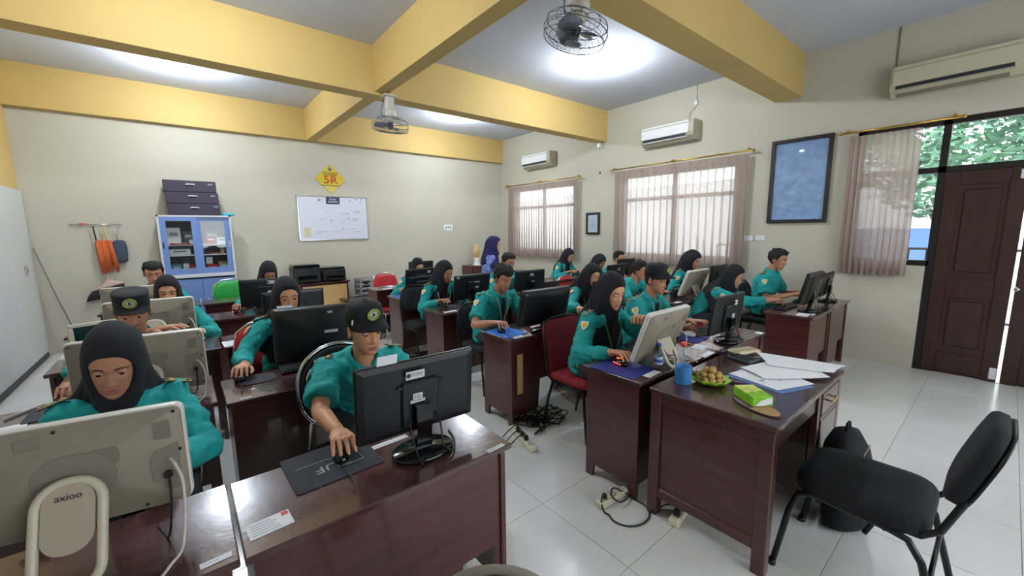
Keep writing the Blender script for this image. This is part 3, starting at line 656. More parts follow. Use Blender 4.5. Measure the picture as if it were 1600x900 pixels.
pts=[(-.065,0,.06),(-.10,-.005,.05),(-.125,-.05,.012)]+[(-.005+.125*cos(a),-.13+.105*sin(a),.006) for a in[pi*.85+i*pi/8 for i in range(11)]]+[(.085,-.03,.03),(.03,.02,.058),(-.025,-.015,.05),(-.005,-.065,.03),(.08,-.05,.02),(.17,.0,.01)]
MB().tube(pts,.0048,8).box((-.07,0,.058),(.028,.03,.032),bev=.008).build('cord',Mt['cable_black'],t)
t=thing('cable_tangle','tangle of black cables and adapters on the floor by the reddish desk','cables',(2.13,2.30,0)); r=random.Random(5)
for k in range(7):
    p=[(r.uniform(-.12,.35),r.uniform(-.1,.25),r.uniform(.005,.06)) for _ in range(7)]
    q=[]
    for i in range(len(p)-1):
        for u in(0,.5): q.append(tuple(V(p[i]).lerp(V(p[i+1]),u)))
    MB().tube(q,.005,6).build('cable',Mt['cable_black'],t)
MB().box((.0,.06,.03),(.11,.06,.05),bev=.012).build('adapter',Mt['black_plastic'],t)
t=thing('cable_tangle','cables and small boxes on the floor between the aisle desks at the centre','cables',(2.08,4.52,0))
for k in range(5):
    p=[(r.uniform(-.15,.35),r.uniform(-.2,.2),r.uniform(.005,.1)) for _ in range(8)]; MB().tube(p,.005,6).build('cable',Mt['cable_black'],t)
MB().box((-.08,0,.06),(.06,.08,.12),bev=.008).build('adapter',Mt['strip_cream'],t); MB().box((.15,.05,.05),(.2,.12,.08),bev=.01).build('adapter',Mt['black_plastic'],t)
strip(2.05,1.02,.15,'cream power strip half hidden below the teacher\'s desk',3,(0,))
tag(MB().tube([(0,0,0),(.01,.05,-.08),(-.02,.02,-.3),(.01,.03,-.6),(.03,.05,-.69)],.006,6).build('hanging_cable',Mt['cable_black'],None,(6.12,1.3,.72)),'black cable hanging beside the right front desk at the wall','cable')
# ---------------- teacher's desk ----------------
x0,x1,y0,y1=1.93,3.05,.55,1.18
t=thing('teacher_desk','large dark brown teacher\'s desk with a framed side panel and one drawer','desk',(x0,y0,0)); W_,D_=x1-x0,y1-y0
MB().box((W_/2,D_/2,.735),(W_,D_,.03),bev=.006).build('desktop',Mt['wood_top'],t)
for px in(.035,W_-.035):
    for py in(.04,D_-.04): MB().box((px,py,.36),(.055,.06,.72),bev=.004).build('leg',Mt['wood'],t)
MB().box((.035,D_/2,.40),(.02,D_-.13,.56)).build('side_panel',Mt['wood'],t); MB().box((W_-.035,D_/2,.40),(.02,D_-.13,.56)).build('side_panel',Mt['wood'],t)
for px in(.035,W_-.035):
    MB().box((px,D_/2,.14),(.042,D_-.13,.06),bev=.008).build('side_rail',Mt['wood'],t); MB().box((px,D_/2,.69),(.042,D_-.13,.06),bev=.006).build('side_rail',Mt['wood'],t)
MB().box((.36,.035,.665),(.62,.022,.11),bev=.004).build('front_apron',Mt['wood_dark'],t)
MB().box((W_/2,D_-.04,.42),(W_-.12,.02,.56)).build('modesty_panel',Mt['wood_dark'],t)
b=MB(); b.box((.68,D_/2,.42),(.02,D_-.1,.6)); b.box((.88,D_/2,.12),(.4,D_-.1,.02)); b.build('pedestal',Mt['wood_dark'],t)
MB().box((.70,.03,.42),(.045,.03,.6)).build('pedestal_post',Mt['wood'],t)
dr=MB().box((.895,.022,.635),(.31,.024,.13),bev=.004).build('drawer',Mt['wood_top'],t)
MB().tube([(.86,.008,.63),(.86,-.012,.635),(.93,-.012,.64),(.93,.008,.635)],.0055,8).build('handle',Mt['brass'],dr)
MB().box((.895,.022,.555),(.33,.02,.022)).build('drawer_rail',Mt['wood'],t)
MB().box((.895,.022,.33),(.31,.024,.42),bev=.004).build('pedestal_door',Mt['wood_top'],t)
# things on it
Z=.7505
t=thing('mug','bright blue plastic mug on the teacher\'s desk','mug',(2.12,1.085,Z),.6)
MB().lathe([(0,.0),(.040,0),(.042,.004),(.046,.1),(.047,.102),(.044,.102),(.040,.008),(0,.006)],28).build('cup',Mt['mug_blue'],t)
MB().tube([(.044,0,.085),(.068,0,.078),(.072,0,.05),(.062,0,.028),(.042,0,.022)],.006,8).build('handle',Mt['mug_blue'],t)
t=thing('bottle','clear plastic water bottle with a red cap behind the blue mug','bottle',(2.21,1.135,Z))
MB().lathe([(0,.002),(.026,0),(.031,.006),(.031,.03),(.028,.036),(.031,.042),(.029,.06),(.031,.075),(.028,.085),(.031,.1),(.031,.13),(.024,.155),(.013,.178),(.013,.192)],24).build('body',Mt['bottle_clear'],t)
MB().lathe([(0,.186),(.0165,.186),(.0165,.208),(.014,.211),(0,.211)],20).build('cap',Mt['cap_red'],t)
t=thing('bottle','small bottle with a white and blue label behind the cream computer foot','bottle',(2.225,1.30,Z))
MB().lathe([(0,0),(.024,0),(.026,.01),(.026,.1),(.012,.135),(.012,.15)],20).build('body',Mt['bottle_clear'],t)
MB().lathe([(.0263,.035),(.0265,.036),(.0265,.085),(.0263,.086)],20,caps=False).build('label_band',Mt['bottle_label'],t); MB().lathe([(.0268,.05),(.0268,.068)],20,caps=False).build('label_stripe',Mt['bottle_blue'],t)
MB().lathe([(0,.148),(.014,.148),(.014,.165),(0,.166)],16).build('cap',Mt['bottle_blue'],t)
BX,BY=2.235,.985
b=MB(); n=40
b.loft([[(r*(1+a_*.09*cos(10*2*pi*i/n))*cos(2*pi*i/n),r*(1+a_*.09*cos(10*2*pi*i/n))*sin(2*pi*i/n),z) for i in range(n)] for r,z,a_ in((.045,.002,0),(.068,.006,.3),(.088,.02,.8),(.100,.036,1),(.097,.037,1),(.084,.022,.8),(.055,.009,.2),(.01,.008,0))])
tag(b.build('fruit_bowl',Mt['bowl_green'],None,(BX,BY,Z)),'wavy lime green bowl heaped with small brown fruit','bowl')
r=random.Random(11); fm=MB().ell((0,0,0),(.0175,.0175,.017),14,9).mesh('fruit',Mt['fruit']); sm_=MB().tube([(0,0,.016),(.002,0,.024)],.0015,5).mesh('stem',Mt['stalk'])
pos=[]
for ring,(rr,zz,cnt) in enumerate(((.060,.030,10),(.026,.027,5),(.044,.054,7),(.0,.055,1),(.021,.078,3))):
    for i in range(cnt): a=2*pi*i/cnt+ring*.5; pos.append((BX+rr*cos(a),BY+rr*sin(a),Z+zz))
for p in pos:
    t=thing('fruit','small round brown fruit in the lime green bowl','fruit',p,r.uniform(0,6),group='fruit heaped in the green bowl'); link('skin',fm,t); link('stem',sm_,t)
t=thing('fruit_stalks','dry brown stalks beside the fruit bowl','stalks',(BX-.03,BY+.075,Z+.03))
for k in range(5): MB().tube([(0,0,0),(r.uniform(-.03,.03),r.uniform(-.02,.03),.02),(r.uniform(-.06,.05),r.uniform(-.01,.05),r.uniform(.0,.04))],.0025,5).build('stalk',Mt['stalk'],t)
t=thing('tissue_box','lime green tissue box lying on the teacher\'s desk','tissue box',(2.15,.735,Z+.008),-.62)
b=MB(); b.box((0,0,.024),(.105,.155,.048),bev=.002); b.build('carton',Mt['tissue_green'],t)
MB().prism([(-.05,-.02),(-.05,.077),(.05,.077),(.05,.0)],.0008,T(0,0,.0485)).build('top_print',Mt['tissue_yellow'],t)
MB().prism([(.04*cos(a),.012*sin(a)) for a in[2*pi*i/16 for i in range(16)]],.0006,T(0,-.0,.0494)@RZ(pi/2)).build('opening',Mt['tissue_yellow'],t)
MB().prism([(-.04,.004),(-.01,.03),(.03,.042),(.045,.04),(.045,.012),(.0,.004)],.0008,T(0,-.0777,0)@XZ).build('side_print',Mt['paper'],t)
t=thing('hand_fan','oval brown hand fan lying under the tissue box','hand fan',(2.10,.70,Z),-.45)
b=MB(); b.lathe([(0,0),(.97,0),(1,.003),(.97,.0065),(0,.007)],30,M=Matrix.Diagonal((.062,.135,1,1))); b.build('fan_leaf',Mt['fan_brown'],t)
b=MB(); b.prism([(.058*cos(a),.125*sin(a)) for a in[pi+.15+i*(pi-.3)/12 for i in range(13)]],.001,T(0,0,.0068)); b.build('fan_face',Mt['fan_tan'],t)
tag(MB().tube([(-.06,0,0),(.05,0,0),(.062,0,0)],[.007,.007,.003],10).build('pen',Mt['pen_purple'],None,(2.34,.86,Z+.007),-1.15),'thick purple marker pen between the fruit bowl and the papers','pen')
# papers
def bent(name,label,pts,z0,mt,seed,hump=.02,cat='paper'):
    # quad sheet with soft curl, pts = 4 corners
    A,B,C_,D=[V((p[0],p[1],0)) for p in pts]; n=10; vs=[]; r=random.Random(seed); ph=r.uniform(0,6)
    for i in range(n+1):
        for j in range(n+1):
            u,v=i/n,j/n; p=A.lerp(B,u).lerp(D.lerp(C_,u),v); z=z0+hump*(sin(pi*u)*.5+.25*sin(3*u+ph)*v+.6*max(0,v-.7))*(.3+.7*v); vs.append((p.x,p.y,max(z0,z)))
    fs=[(i*(n+1)+j,(i+1)*(n+1)+j,(i+1)*(n+1)+j+1,i*(n+1)+j+1) for i in range(n) for j in range(n)]
    o=MB().add(vs,fs,0,True).build(name,Mt[mt]); return tag(o,label,cat)
bent('folder_sheet','glossy blue-cornered sheet at the bottom of the paper pile on the teacher\'s desk',[(2.42,.98),(2.36,.67),(2.60,.585),(2.76,.93)],Z+.001,'paper_blue',3,.002)
p_=bent('paper_sheet','white printed sheet with a round stamp at the near edge of the paper pile',[(2.46,.98),(2.39,.70),(2.64,.60),(2.80,.92)],Z+.004,'paper',4,.006)
for px,py,rr in((2.46,.80,.014),(2.53,.735,.008)):
    s=MB().lathe([(rr*.7,0),(rr,0),(rr,.0004),(rr*.7,.0004)],20,caps=False).lathe([(0,0),(rr*.45,0),(rr*.45,.0004),(0,.0004)],10).build('stamp',Mt['ink_light'],p_); s.location=(px,py,Z+.0125)
bent('paper_sheet','white sheet curling up in the middle of the paper pile on the teacher\'s desk',[(2.60,.97),(2.50,.80),(2.78,.56),(3.02,.86)],Z+.012,'paper',5,.028)
bent('paper_sheet','topmost white sheet overhanging the right edge of the teacher\'s desk',[(2.98,1.02),(2.74,.86),(2.84,.56),(3.08,.545)],Z+.022,'paper',6,.026)
t=thing('calculator','dark grey calculator on the teacher\'s desk under a cream pouch','calculator',(2.80,1.03,Z),-.2)
MB().box((0,0,.009),(.12,.16,.018),bev=.005).build('body',Mt['calc_grey'],t); MB().box((0,.05,.019),(.09,.032,.002)).build('display',Mt['screen'],t)
k=MB()
for i in range(4):
    for j in range(4): k.box((-.037+i*.025,.015-j*.024,.02),(.018,.016,.005),bev=.002)
k.build('keys',Mt['steel_dark'],t)
t=thing('pouch','cream cloth pouch lying behind the calculator','pouch',(2.97,1.09,Z),-.35); MB().box((0,0,.014),(.2,.11,.026),bev=.011).build('cloth',Mt['cloth_cream'],t); MB().box((0,-.02,.0275),(.19,.006,.003)).build('zip',Mt['brass'],t)
# ---------------- teacher's chair ----------------
t=thing('padded_chair','black padded chair in the right foreground, pushed back from the teacher\'s desk','chair',(2.30,.30,0),pi)
pad(.44,.45,.085,.10,T(0,.0,.41)).build('seat',Mt['black_fabric'],t)
MBk=T(0,.30,.735)@RX(pi/2-.30)
pad(.42,.34,.055,.12,MBk@T(0,0,-.035)).build('backrest',Mt['black_fabric'],t)
b=MB(); b.loft([[(px,py,z) for px,py in rrect(.41*s,.33*s,.115)] for z,s in((-.052,.8),(-.046,1),(-.036,1))],M=MBk); b.build('backrest_shell',Mt['steel_dark'],t)
for s in(-1,1):
    MB().tube([(s*.225,-.27,0),(s*.215,-.225,.30),(s*.21,-.195,.40),(s*.21,-.15,.425),(s*.21,.1,.415),(s*.21,.17,.40),(s*.215,.215,.33),(s*.225,.30,0)],.0135,10).build('leg_frame',Mt['steel_dark'],t)
    MB().tube([(s*.17,.05,.405),(s*.18,.20,.42),(s*.18,.25,.47),(s*.175,.30,.62),(s*.16,.345,.78)],.0125,10).build('back_post',Mt['steel_dark'],t)
    for yy,zz in((-.27,.012),(.30,.012)): MB().lathe([(0,-.012),(.018,-.012),(.018,.014),(0,.014)],12,M=T(s*.226,yy,zz)).build('foot_cap',Mt['black_plastic'],t)
MB().tube([(-.21,-.12,.405),(.21,-.12,.405)],.01,8).tube([(-.21,.1,.405),(.21,.1,.405)],.01,8).build('cross_bar',Mt['steel_dark'],t)
MB().tube([(-.218,.24,.25),(.218,.24,.25)],.009,8).build('cross_bar',Mt['steel_dark'],t)
t=thing('backpack','black backpack slumped between the chair and the desk drawers','bag',(2.74,.425,0),0)
rr=[]
for z,a,b_ in((0.0,.13,.08),(.02,.16,.10),(.15,.17,.115),(.30,.165,.11),(.42,.14,.09),(.49,.09,.06),(.51,.03,.02)):
    rr.append([(a*1.25*cos(q)*(1+.06*sin(3*q+z*20)),b_*sin(q)*(1+.08*cos(4*q+z*14))+z*.06,z) for q in[2*pi*i/24 for i in range(24)]])
MB().loft(rr).build('bag_body',Mt['black_fabric'],t)
MB().tube([(-.1,-.09,.4),(-.09,-.13,.3),(-.1,-.14,.12),(-.11,-.1,.02)],.012,8,flat=.5).build('strap',Mt['steel_dark'],t); MB().tube([(-.03,.03,.5),(-.01,.03,.545),(.03,.03,.545),(.05,.03,.5)],.008,8).build('grab_handle',Mt['black_fabric'],t)
MB().tube([(-.12,-.045,.37),(-.05,-.06,.43),(.06,-.06,.43),(.12,-.045,.37)],.004,6).build('zip',Mt['vent_grey'],t)
# ---------------- right wall: air conditioners, pictures, switches ----------------
def ac(y,z,L,h,label,old=False,d=.2):
    t=thing('air_conditioner',label,'air conditioner',(XR,y,z)); c=Mt['ac_old' if old else 'ac_white']; sd=Mt['ac_old' if old else 'ac_side']
    pr_=[(0,-h/2),(-d*.55,-h/2),(-d*.92,-h*.30),(-d,-h*.12),(-d,h*.34),(-d*.88,h/2),(0,h/2)]
    MB().prism(pr_,L,basis((1,0,0),(0,0,1),(0,1,0),(0,-L/2,0))).build('housing',sd,t)
    MB().box((-d-.004,.03,h*.08),(.012,L-.09,h*.50),bev=.005).build('front_panel',c,t)
    MB().box((-d+.006,.03,h*.42),(.02,L-.09,h*.10),bev=.004).build('top_grille',c,t)
    MB().box((-d*.95,.04,-h*.235),(.025,L-.17,.03)).build('air_slot',Mt['slot'],t)
    MB().box((-d*.84,.04,-h*.34),(.05,L-.15,.014),M=None,bev=.004).build('louver',c,t)
    if old: MB().box((-d*.62,.05,-h*.46),(.05,L-.2,.03)).build('louver',Mt['vent_grey'],t)
    return t
ac(3.62,3.10,.90,.29,'white wall air conditioner above the middle window')
ac(6.68,3.10,.90,.29,'white wall air conditioner above the far window, partly under the yellow beam')
ac(.50,3.15,.98,.30,'yellowed old wall air conditioner at the upper right, over the door',True)
def wire(name,pts,label,mt='cable_white',r=.006,box=None):
    t=thing(name,label,'wire',pts[0]); o=V(pts[0]); MB().tube([V(p)-o for p in pts],r,6).build('conduit',Mt[mt],t)
    if box: MB().box(V(box)-o,(.03,.05,.07),bev=.006).build('junction_box',Mt['ac_white'],t)
wire('wire',[(XR-.012,3.24,ZC-.01),(XR-.012,3.24,3.56),(XR-.012,3.25,3.45),(XR-.02,3.33,3.38),(XR-.03,3.34,3.26)],'thin wire with a small box running from the ceiling to the middle air conditioner',box=(XR-.02,3.24,3.50))
wire('wire',[(XR-.01,.985,ZC-.0),(XR-.01,.985,3.28)],'dark conduit running down to the yellowed air conditioner','vent_grey')
t=thing('emergency_light','small white device hanging below the end of the long yellow beam','device',(XR-.06,5.05,3.16)); MB().box((0,0,0),(.07,.05,.09),bev=.01).box((.03,0,.05),(.05,.02,.02)).build('case',Mt['ac_white'],t)
tag(MB().ell((0,0,0),(.012,.018,.018)).tube([(-.01,0,0),(-.03,0,-.02)],.004,6).build('wall_hook',Mt['frame_black'],None,(XR-.01,5.06,2.67)),'small dark hook on the wall between the two air conditioners','hook')
def picture(y,z,w_,h,fw,label,mt,extra=None):
    t=thing('picture_frame',label,'picture',(XR,y,z)); b=MB()
    for sy in(-1,1): b.box((-.018,sy*(w_/2-fw/2),0),(.036,fw,h),bev=.004)
    for sz in(-1,1): b.box((-.018,0,sz*(h/2-fw/2)),(.036,w_-2*fw,fw),bev=.004)
    b.build('frame',Mt['frame_black'],t)
    if w_>.5:
        nx,nz=30,48; ww,hh=w_-2*fw+.004,h-2*fw+.004
        vs=[(-.011+.006*noise.noise(V((u*3+v*1.5,v*9,2)))+.003*noise.noise(V((u*9-v*6,v*12,5))),(u-.5)*ww,(v-.5)*hh) for u in[i/nx for i in range(nx+1)] for v in[j/nz for j in range(nz+1)]]
        MB().add(vs,[(i*(nz+1)+j,i*(nz+1)+j+1,(i+1)*(nz+1)+j+1,(i+1)*(nz+1)+j) for i in range(nx) for j in range(nz)],0,True).build('sheet',Mt[mt],t)
    else: MB().box((-.012,0,0),(.012,w_-2*fw+.004,h-2*fw+.004)).build('sheet',Mt[mt],t)
    MB().box((-.022,0,0),(.003,w_-2*fw+.004,h-2*fw+.004)).build('glass',Mt['glass'],t)
    return t
picture(1.815,2.205,.67,1.08,.045,'large framed blue wrinkled sheet on the right wall','poster_blue')
p_=picture(5.205,1.72,.33,.42,.04,'small black-framed notice between the two curtained windows','board_white')
b=MB()
for k in range(7): b.box((-.019,.0,.11-k*.032),(.0006,.15-.02*(k%3),.006))
b.build('print',Mt['ink_light'],p_)
for y,l in((2.37,'white switch plate beside the middle window, the left one'),(2.22,'white switch plate beside the middle window, the right one')):
    t=thing('switch_plate',l,'switch',(XR,y,1.46)); MB().box((-.006,0,0),(.012,.12,.075),bev=.004).build('plate',Mt['ac_white'],t); MB().box((-.014,0,0),(.008,.04,.045),bev=.002).build('rocker',Mt['ac_white'],t)
t=thing('switch_plate','small grey switch on the white left partition','switch',(XL+.024,7.72,1.18),0); MB().box((.008,0,0),(.016,.08,.12),bev=.004).build('plate',Mt['ac_side'],t); MB().box((.018,0,0),(.008,.03,.05),bev=.002).build('rocker',Mt['vent_grey'],t)
# ---------------- back wall ----------------
t=thing('sign','yellow diamond sign reading 5R above the whiteboard','sign',(2.29,YB-.004,2.59)); s=.27
MB().prism([(0,-s),(s,0),(0,s),(-s,0)],.006,XZ).build('plate',Mt['sign_yellow'],t)
MB().prism([(-.135,-.125),(.135,-.125),(0,-.255)],.0008,T(0,-.006,0)@XZ).build('lower_field',Mt['sign_light'],t)
for z,w_ in((.115,.14),(-.118,.16)): MB().box((0,-.0072,z),(w_*2,.0012,.010)).build('bar',Mt['sign_black'],t)
text_obj('lettering','5R',.20,Mt['sign_red'],t,T(0,-.008,-.018)@XZ,1.15); text_obj('lettering','KAWASAN',.050,Mt['sign_black'],t,T(0,-.008,.080)@XZ,1.0)
MB().lathe([(0,0),(.035,0),(.035,.001),(0,.001)],20,M=T(0,-.0065,.18)@RX(pi/2)).build('emblem',Mt['ink_light'],t)
MB().lathe([(.016,0),(.024,0),(.024,.001),(.016,.001)],16,M=T(0,-.0078,.18)@RX(pi/2),caps=False).build('emblem_ring',Mt['sign_black'],t)
t=thing('whiteboard','white notice board on the back wall below the yellow diamond sign','board',(2.31,YB-.003,1.87)); w_,h=1.26,.82
MB().box((0,-.008,0),(w_-.03,.014,h-.03)).build('surface',Mt['board_white'],t); b=MB()
for sx in(-1,1): b.box((sx*(w_/2-.01),-.012,0),(.02,.024,h),bev=.005)
for sz in(-1,1): b.box((0,-.012,sz*(h/2-.01)),(w_,.024,.02),bev=.005)
b.build('frame',Mt['chrome'],t)
pq=MB().box((-.01,-.018,h/2-.085),(.24,.006,.125)).build('name_plate',Mt['navy_plaque'],t)
text_obj('lettering','PAPAN',.046,Mt['paper'],pq,T(-.01,-.022,h/2-.062)@XZ,.9); text_obj('lettering','INFORMASI',.046,Mt['paper'],pq,T(-.01,-.022,h/2-.108)@XZ,.75)
MB().box((-.49,-.0165,-.255),(.11,.002,.17)).build('note',Mt['note_yellow'],t)
b=MB(); r=random.Random(4)
for px,pz in((-.58,.39),(-.5,.395),(.3,.33),(.42,.36),(.52,.37),(.5,.31),(-.06,-.04),(.26,.0),(.15,-.2),(.25,.09)): b.ell((px,-.018,pz),(.011,.008,.011),8,5)
b.build('magnet',Mt['ink'],t)
b=MB()
for k in range(16):
    px,pz=r.uniform(-.42,.5),r.uniform(-.3,.22); b.box((px,-.0153,pz),(r.uniform(.05,.16),.0006,.006))
b.build('faint_writing',Mt['ink_light'],t)
MB().box((-.25,-.0165,.33),(.035,.002,.04)).build('sticker',Mt['stamp_red'],t)
t=thing('wall_sticker','small white sticker with dark marks on the bare back wall','sticker',(4.78,YB-.002,1.69)); MB().prism(rrect(.24,.14,.06),.002,XZ).build('label_sheet',Mt['paper'],t); b=MB()
for k,px in enumerate((-.06,0,.06)): b.ell((px,-.003,-.01 if k!=1 else .0),(.02,.002,.014),10,6)
b.build('print',Mt['ink'],t)
t=thing('broom_rack','metal rail with hooks for brooms on the back wall','rack',(-.89,YB-.02,1.76)); b=MB(); b.tube([(-.26,0,0),(.26,0,0)],.006,8)
for k in range(6): b.tube([(-.24+.095*k,0,0),(-.24+.095*k,-.03,-.03),(-.24+.095*k,-.03,-.0)],.003,6)
b.build('rail',Mt['chrome'],t); MB().box((-.13,-.006,.004),(.09,.012,.022)).build('red_label',Mt['stamp_red'],t)
t=thing('mop','orange fringed mop hanging on the broom rack','mop',(-.85,YB-.055,1.735))
for s in(-.07,.035): MB().tube([(s,0,0),(s+.015,0,-.24)],.008,8).build('handle',Mt['steel_dark' if s<0 else 'wood_light'],t)
r=random.Random(8); b=MB()
for k in range(34):
    px=r.uniform(-.075,.09); b.tube([(px*.9,r.uniform(-.02,.02),-.2),(px+.012,r.uniform(-.04,.03),-.38),(px+.03+r.uniform(-.03,.02),r.uniform(-.03,.02),-.60-r.uniform(0,.08))],[.014,.016,.006],6)
b.build('fringe',Mt['orange_mop'],t)
t=thing('duster','slate blue fluffy duster hanging beside the orange mop','duster',(-.70,YB-.055,1.735)); MB().tube([(0,0,0),(.01,0,-.24)],.006,8).build('handle',Mt['chrome'],t)
b=MB(); b.loft([[(.02+a*cos(q)*(1+.07*sin(7*q+z*60)),.03*sin(q)*a/.07,z) for q in[2*pi*i/22 for i in range(22)]] for z,a in((-.20,.03),(-.22,.065),(-.3,.075),(-.42,.075),(-.5,.065),(-.525,.03))]); b.build('head',Mt['slate_duster'],t)
t=thing('broom','broom with a pink holder and dark bristles hung upside below the orange mop','broom',(-.86,YB-.05,1.1)); MB().tube([(.0,.0,0),(.0,0,-.2)],.009,8).build('handle',Mt['pink_plastic'],t)
MB().loft([[(x*s-.005,y*.5,z+x*.28) for x,y in rrect(.34*s,.07,.03)] for s,z in((.25,-.13),(.6,-.17),(.95,-.21),(1,-.235))]).build('holder',Mt['pink_plastic'],t)
MB().loft([[(x*s-.02*(s>1.02),y*.7,z+x*.26) for x,y in rrect(.34*s,.09,.03)] for s,z in((.99,-.232),(1.06,-.29),(1.14,-.37))]).build('bristles',Mt['bristle'],t)
tag(MB().tube([(0,0,1.45),(.14,-.05,.8),(.33,-.12,.012)],.008,8).build('pole',Mt['vent_grey'],None,(-1.50,8.08,0)),'thin grey pole leaning in the far left corner','pole')
# ---------------- blue cabinet ----------------
CX,CY=.205,7.72
t=thing('cabinet','blue metal cabinet with two sliding glass doors against the back wall','cabinet',(CX,CY,0)); w_,d_,h=.88,.40,1.885
b=MB()
for s in(-1,1): b.box((s*(w_/2-.012),d_/2,h/2),(.024,d_,h))
b.box((0,d_/2,h-.012),(w_,d_,.024)); b.box((0,d_/2,.03),(w_,d_,.06)); b.box((0,d_/2-.01,.985),(w_,d_,.05)); b.build('carcass',Mt['cab_white'],t)
MB().box((0,d_-.006,h/2),(w_-.05,.012,h-.06)).build('back_sheet',Mt['cab_in'],t)
for z in(1.29,1.445): MB().box((0,d_/2+.02,z),(w_-.05,d_-.09,.014)).build('shelf',Mt['cab_white'],t)
for k,(xa,xb,yy) in enumerate(((-.415,.015,.012),(-.015,.415,.034))):
    xm=(xa+xb)/2; ww=xb-xa; dd=MB()
    for px in(xa+.035,xb-.035): dd.box((px,yy,1.435),(.07,.018,.85))
    for pz in(1.055,1.83): dd.box((xm,yy,pz),(ww-.1405,.018,.09 if pz<1.5 else .06))
    o=dd.build('glass_door',Mt['cab_blue'],t); MB().box((xm,yy,1.45),(ww-.13,.004,.72)).build('pane',Mt['glass'],o)
    MB().box((xa+.02 if k==0 else xb-.02,yy-.012,1.45),(.014,.01,.09),bev=.003).build('handle',Mt['cab_white' if k else 'frame_black'],o)
for s in(-1,1):
    o=MB().box((s*.207,.014,.50),(.41,.02,.87),bev=.003).build('lower_door',Mt['cab_blue'],t); MB().box((-s*-.05+s*.0,-.0,.6),(.012,.014,.07),bev=.003).build('handle',Mt['cab_white'],o)
def item(nm,lb,cat,x,z,w,h,mt,d=.16,y=.14,lid=None):
    t=thing(nm,lb,cat,(CX+x,CY+y,z)); MB().box((0,d/2,h/2),(w,d,h),bev=.004).build('body',Mt[mt],t)
    MB().box((0,-.0015,h*.62),(w*.6,.003,h*.2)).build('front_label',Mt[lid or 'glossy_label'],t)
item('file_box','stack of white folders upright on the top shelf, left glass door','folders',-.27,1.453,.16,.25,'white_plastic',lid='ink_light'); item('red_tray','flat red tray on the top shelf, left glass door','tray',-.20,1.453,.25,.024,'red_box',d=.1,y=.05); item('white_box','small white box on the top shelf, left glass door','box',-.06,1.453,.08,.07,'white_plastic',d=.08,y=.05); item('carton','grey carton standing at the back of the top shelf, left glass door','box',-.10,1.453,.13,.2,'cab_in',d=.08,y=.26)
item('red_box','red and white box on the top shelf, right glass door','box',.17,1.453,.14,.11,'red_box',lid='paper'); item('white_box','white box on the top shelf, right glass door','box',.32,1.453,.16,.10,'white_plastic',lid='ink_light'); item('carton','grey carton behind the red and white box','box',.20,1.453,.2,.22,'vent_grey',d=.08,y=.27)
item('white_box','long white case on the middle shelf, left glass door','box',-.22,1.298,.25,.085,'white_plastic',lid='ink'); item('wood_model','small brown wooden model on the middle shelf, right glass door','model',.30,1.298,.05,.11,'tan_box',d=.05,lid='fan_brown'); item('red_tray','thin pink tray on the middle shelf, right glass door','tray',.2,1.298,.14,.018,'stamp_red',d=.1)
item('teal_box','pale teal bag on the bottom shelf, left glass door','bag',-.28,1.011,.12,.15,'teal_box'); item('white_box','narrow white box on the bottom shelf between teal and red','box',-.17,1.011,.07,.15,'white_plastic'); item('red_box','dark red box on the bottom shelf, left glass door','box',-.07,1.011,.14,.13,'red_box',lid='stamp_red')
item('red_box','red folded cloth on the bottom shelf, right glass door','cloth',.15,1.011,.12,.13,'red_box',lid='stamp_red'); item('white_box','white note leaning on the bottom shelf, right glass door','paper',.12,1.145,.08,.11,'white_plastic',d=.01,y=.13); item('carton','tan bag on the bottom shelf, right glass door','bag',.31,1.011,.16,.16,'tan_box')
for k,(dx,z,l) in enumerate(((.015,1.887,'bottom'),(.005,2.055,'middle'),(-.012,2.223,'top'))):
    t=thing('carton_box','dark purple-grey flat carton with a white handle, %s of the stack on the cabinet'%l,'box',(CX+dx-.0,CY+.18,z),.01*k); MB().box((0,0,.083),(.62,.34,.164),bev=.006).build('carton',Mt['carton_dark'],t)
    MB().tube([(-.055,-.171,.1),(-.04,-.182,.112),(.04,-.182,.112),(.055,-.171,.1)],.008,6).build('handle',Mt['white_plastic'],t); MB().box((.24 if k!=0 else .26,-.171,.12 if k else .13),(.06,.002,.02)).build('print',Mt['ink_light'],t)
tag(MB().box((0,0,.02),(.16,.12,.04),bev=.012).build('plastic_tray',Mt['cyan_plastic'],None,(.63,7.86,1.887)),'cyan plastic tray on the right end of the blue cabinet top','tray')
# ---------------- printers and stand ----------------
t=thing('printer_stand','low cupboard with a tan panel and brown top under two black printers','cupboard',(1.92,7.62,0)); b=MB()
for s in(-1,1): b.box((s*.385,.21,.36),(.03,.42,.72))
b.box((0,.21,.72),(.86,.46,.03),bev=.004); b.box((0,.41,.36),(.76,.02,.7)); b.build('carcass',Mt['wood'],t)
MB().box((.06,.006,.40),(.62,.02,.56)).build('door_panel',Mt['wood_light'],t); MB().box((-.3,.006,.4),(.12,.02,.56)).build('side_door',Mt['pink_plastic'],t)
def printer(x,y,w,h,label):
    t=thing('printer',label,'printer',(x,y,.735)); MB().box((0,.18,h*.42),(w,.36,h*.84),bev=.015).build('body',Mt['black_plastic'],t); MB().box((0,.19,h*.91),(w*.97,.34,h*.16),bev=.012).build('scanner_lid',Mt['black_gloss'],t)
    MB().box((0,-.004,h*.3),(w*.7,.012,h*.22)).build('paper_slot',Mt['black_gloss'],t); MB().box((0,-.06,h*.16),(w*.6,.12,.01)).build('output_tray',Mt['black_plastic'],t); MB().box((w*.3,-.004,h*.66),(w*.3,.01,h*.16)).build('control_panel',Mt['steel_dark'],t)
printer(1.66,7.66,.44,.32,'taller black printer on the left of the printer stand'); printer(2.11,7.68,.40,.25,'lower black printer on the right of the printer stand')
t=thing('crate','grey plastic crate standing tilted against the back wall','crate',(2.66,7.75,.42),.25); b=MB()
for k in range(4): b.box((0,0,.03+k*.085),(.30,.20,.05),bev=.008)
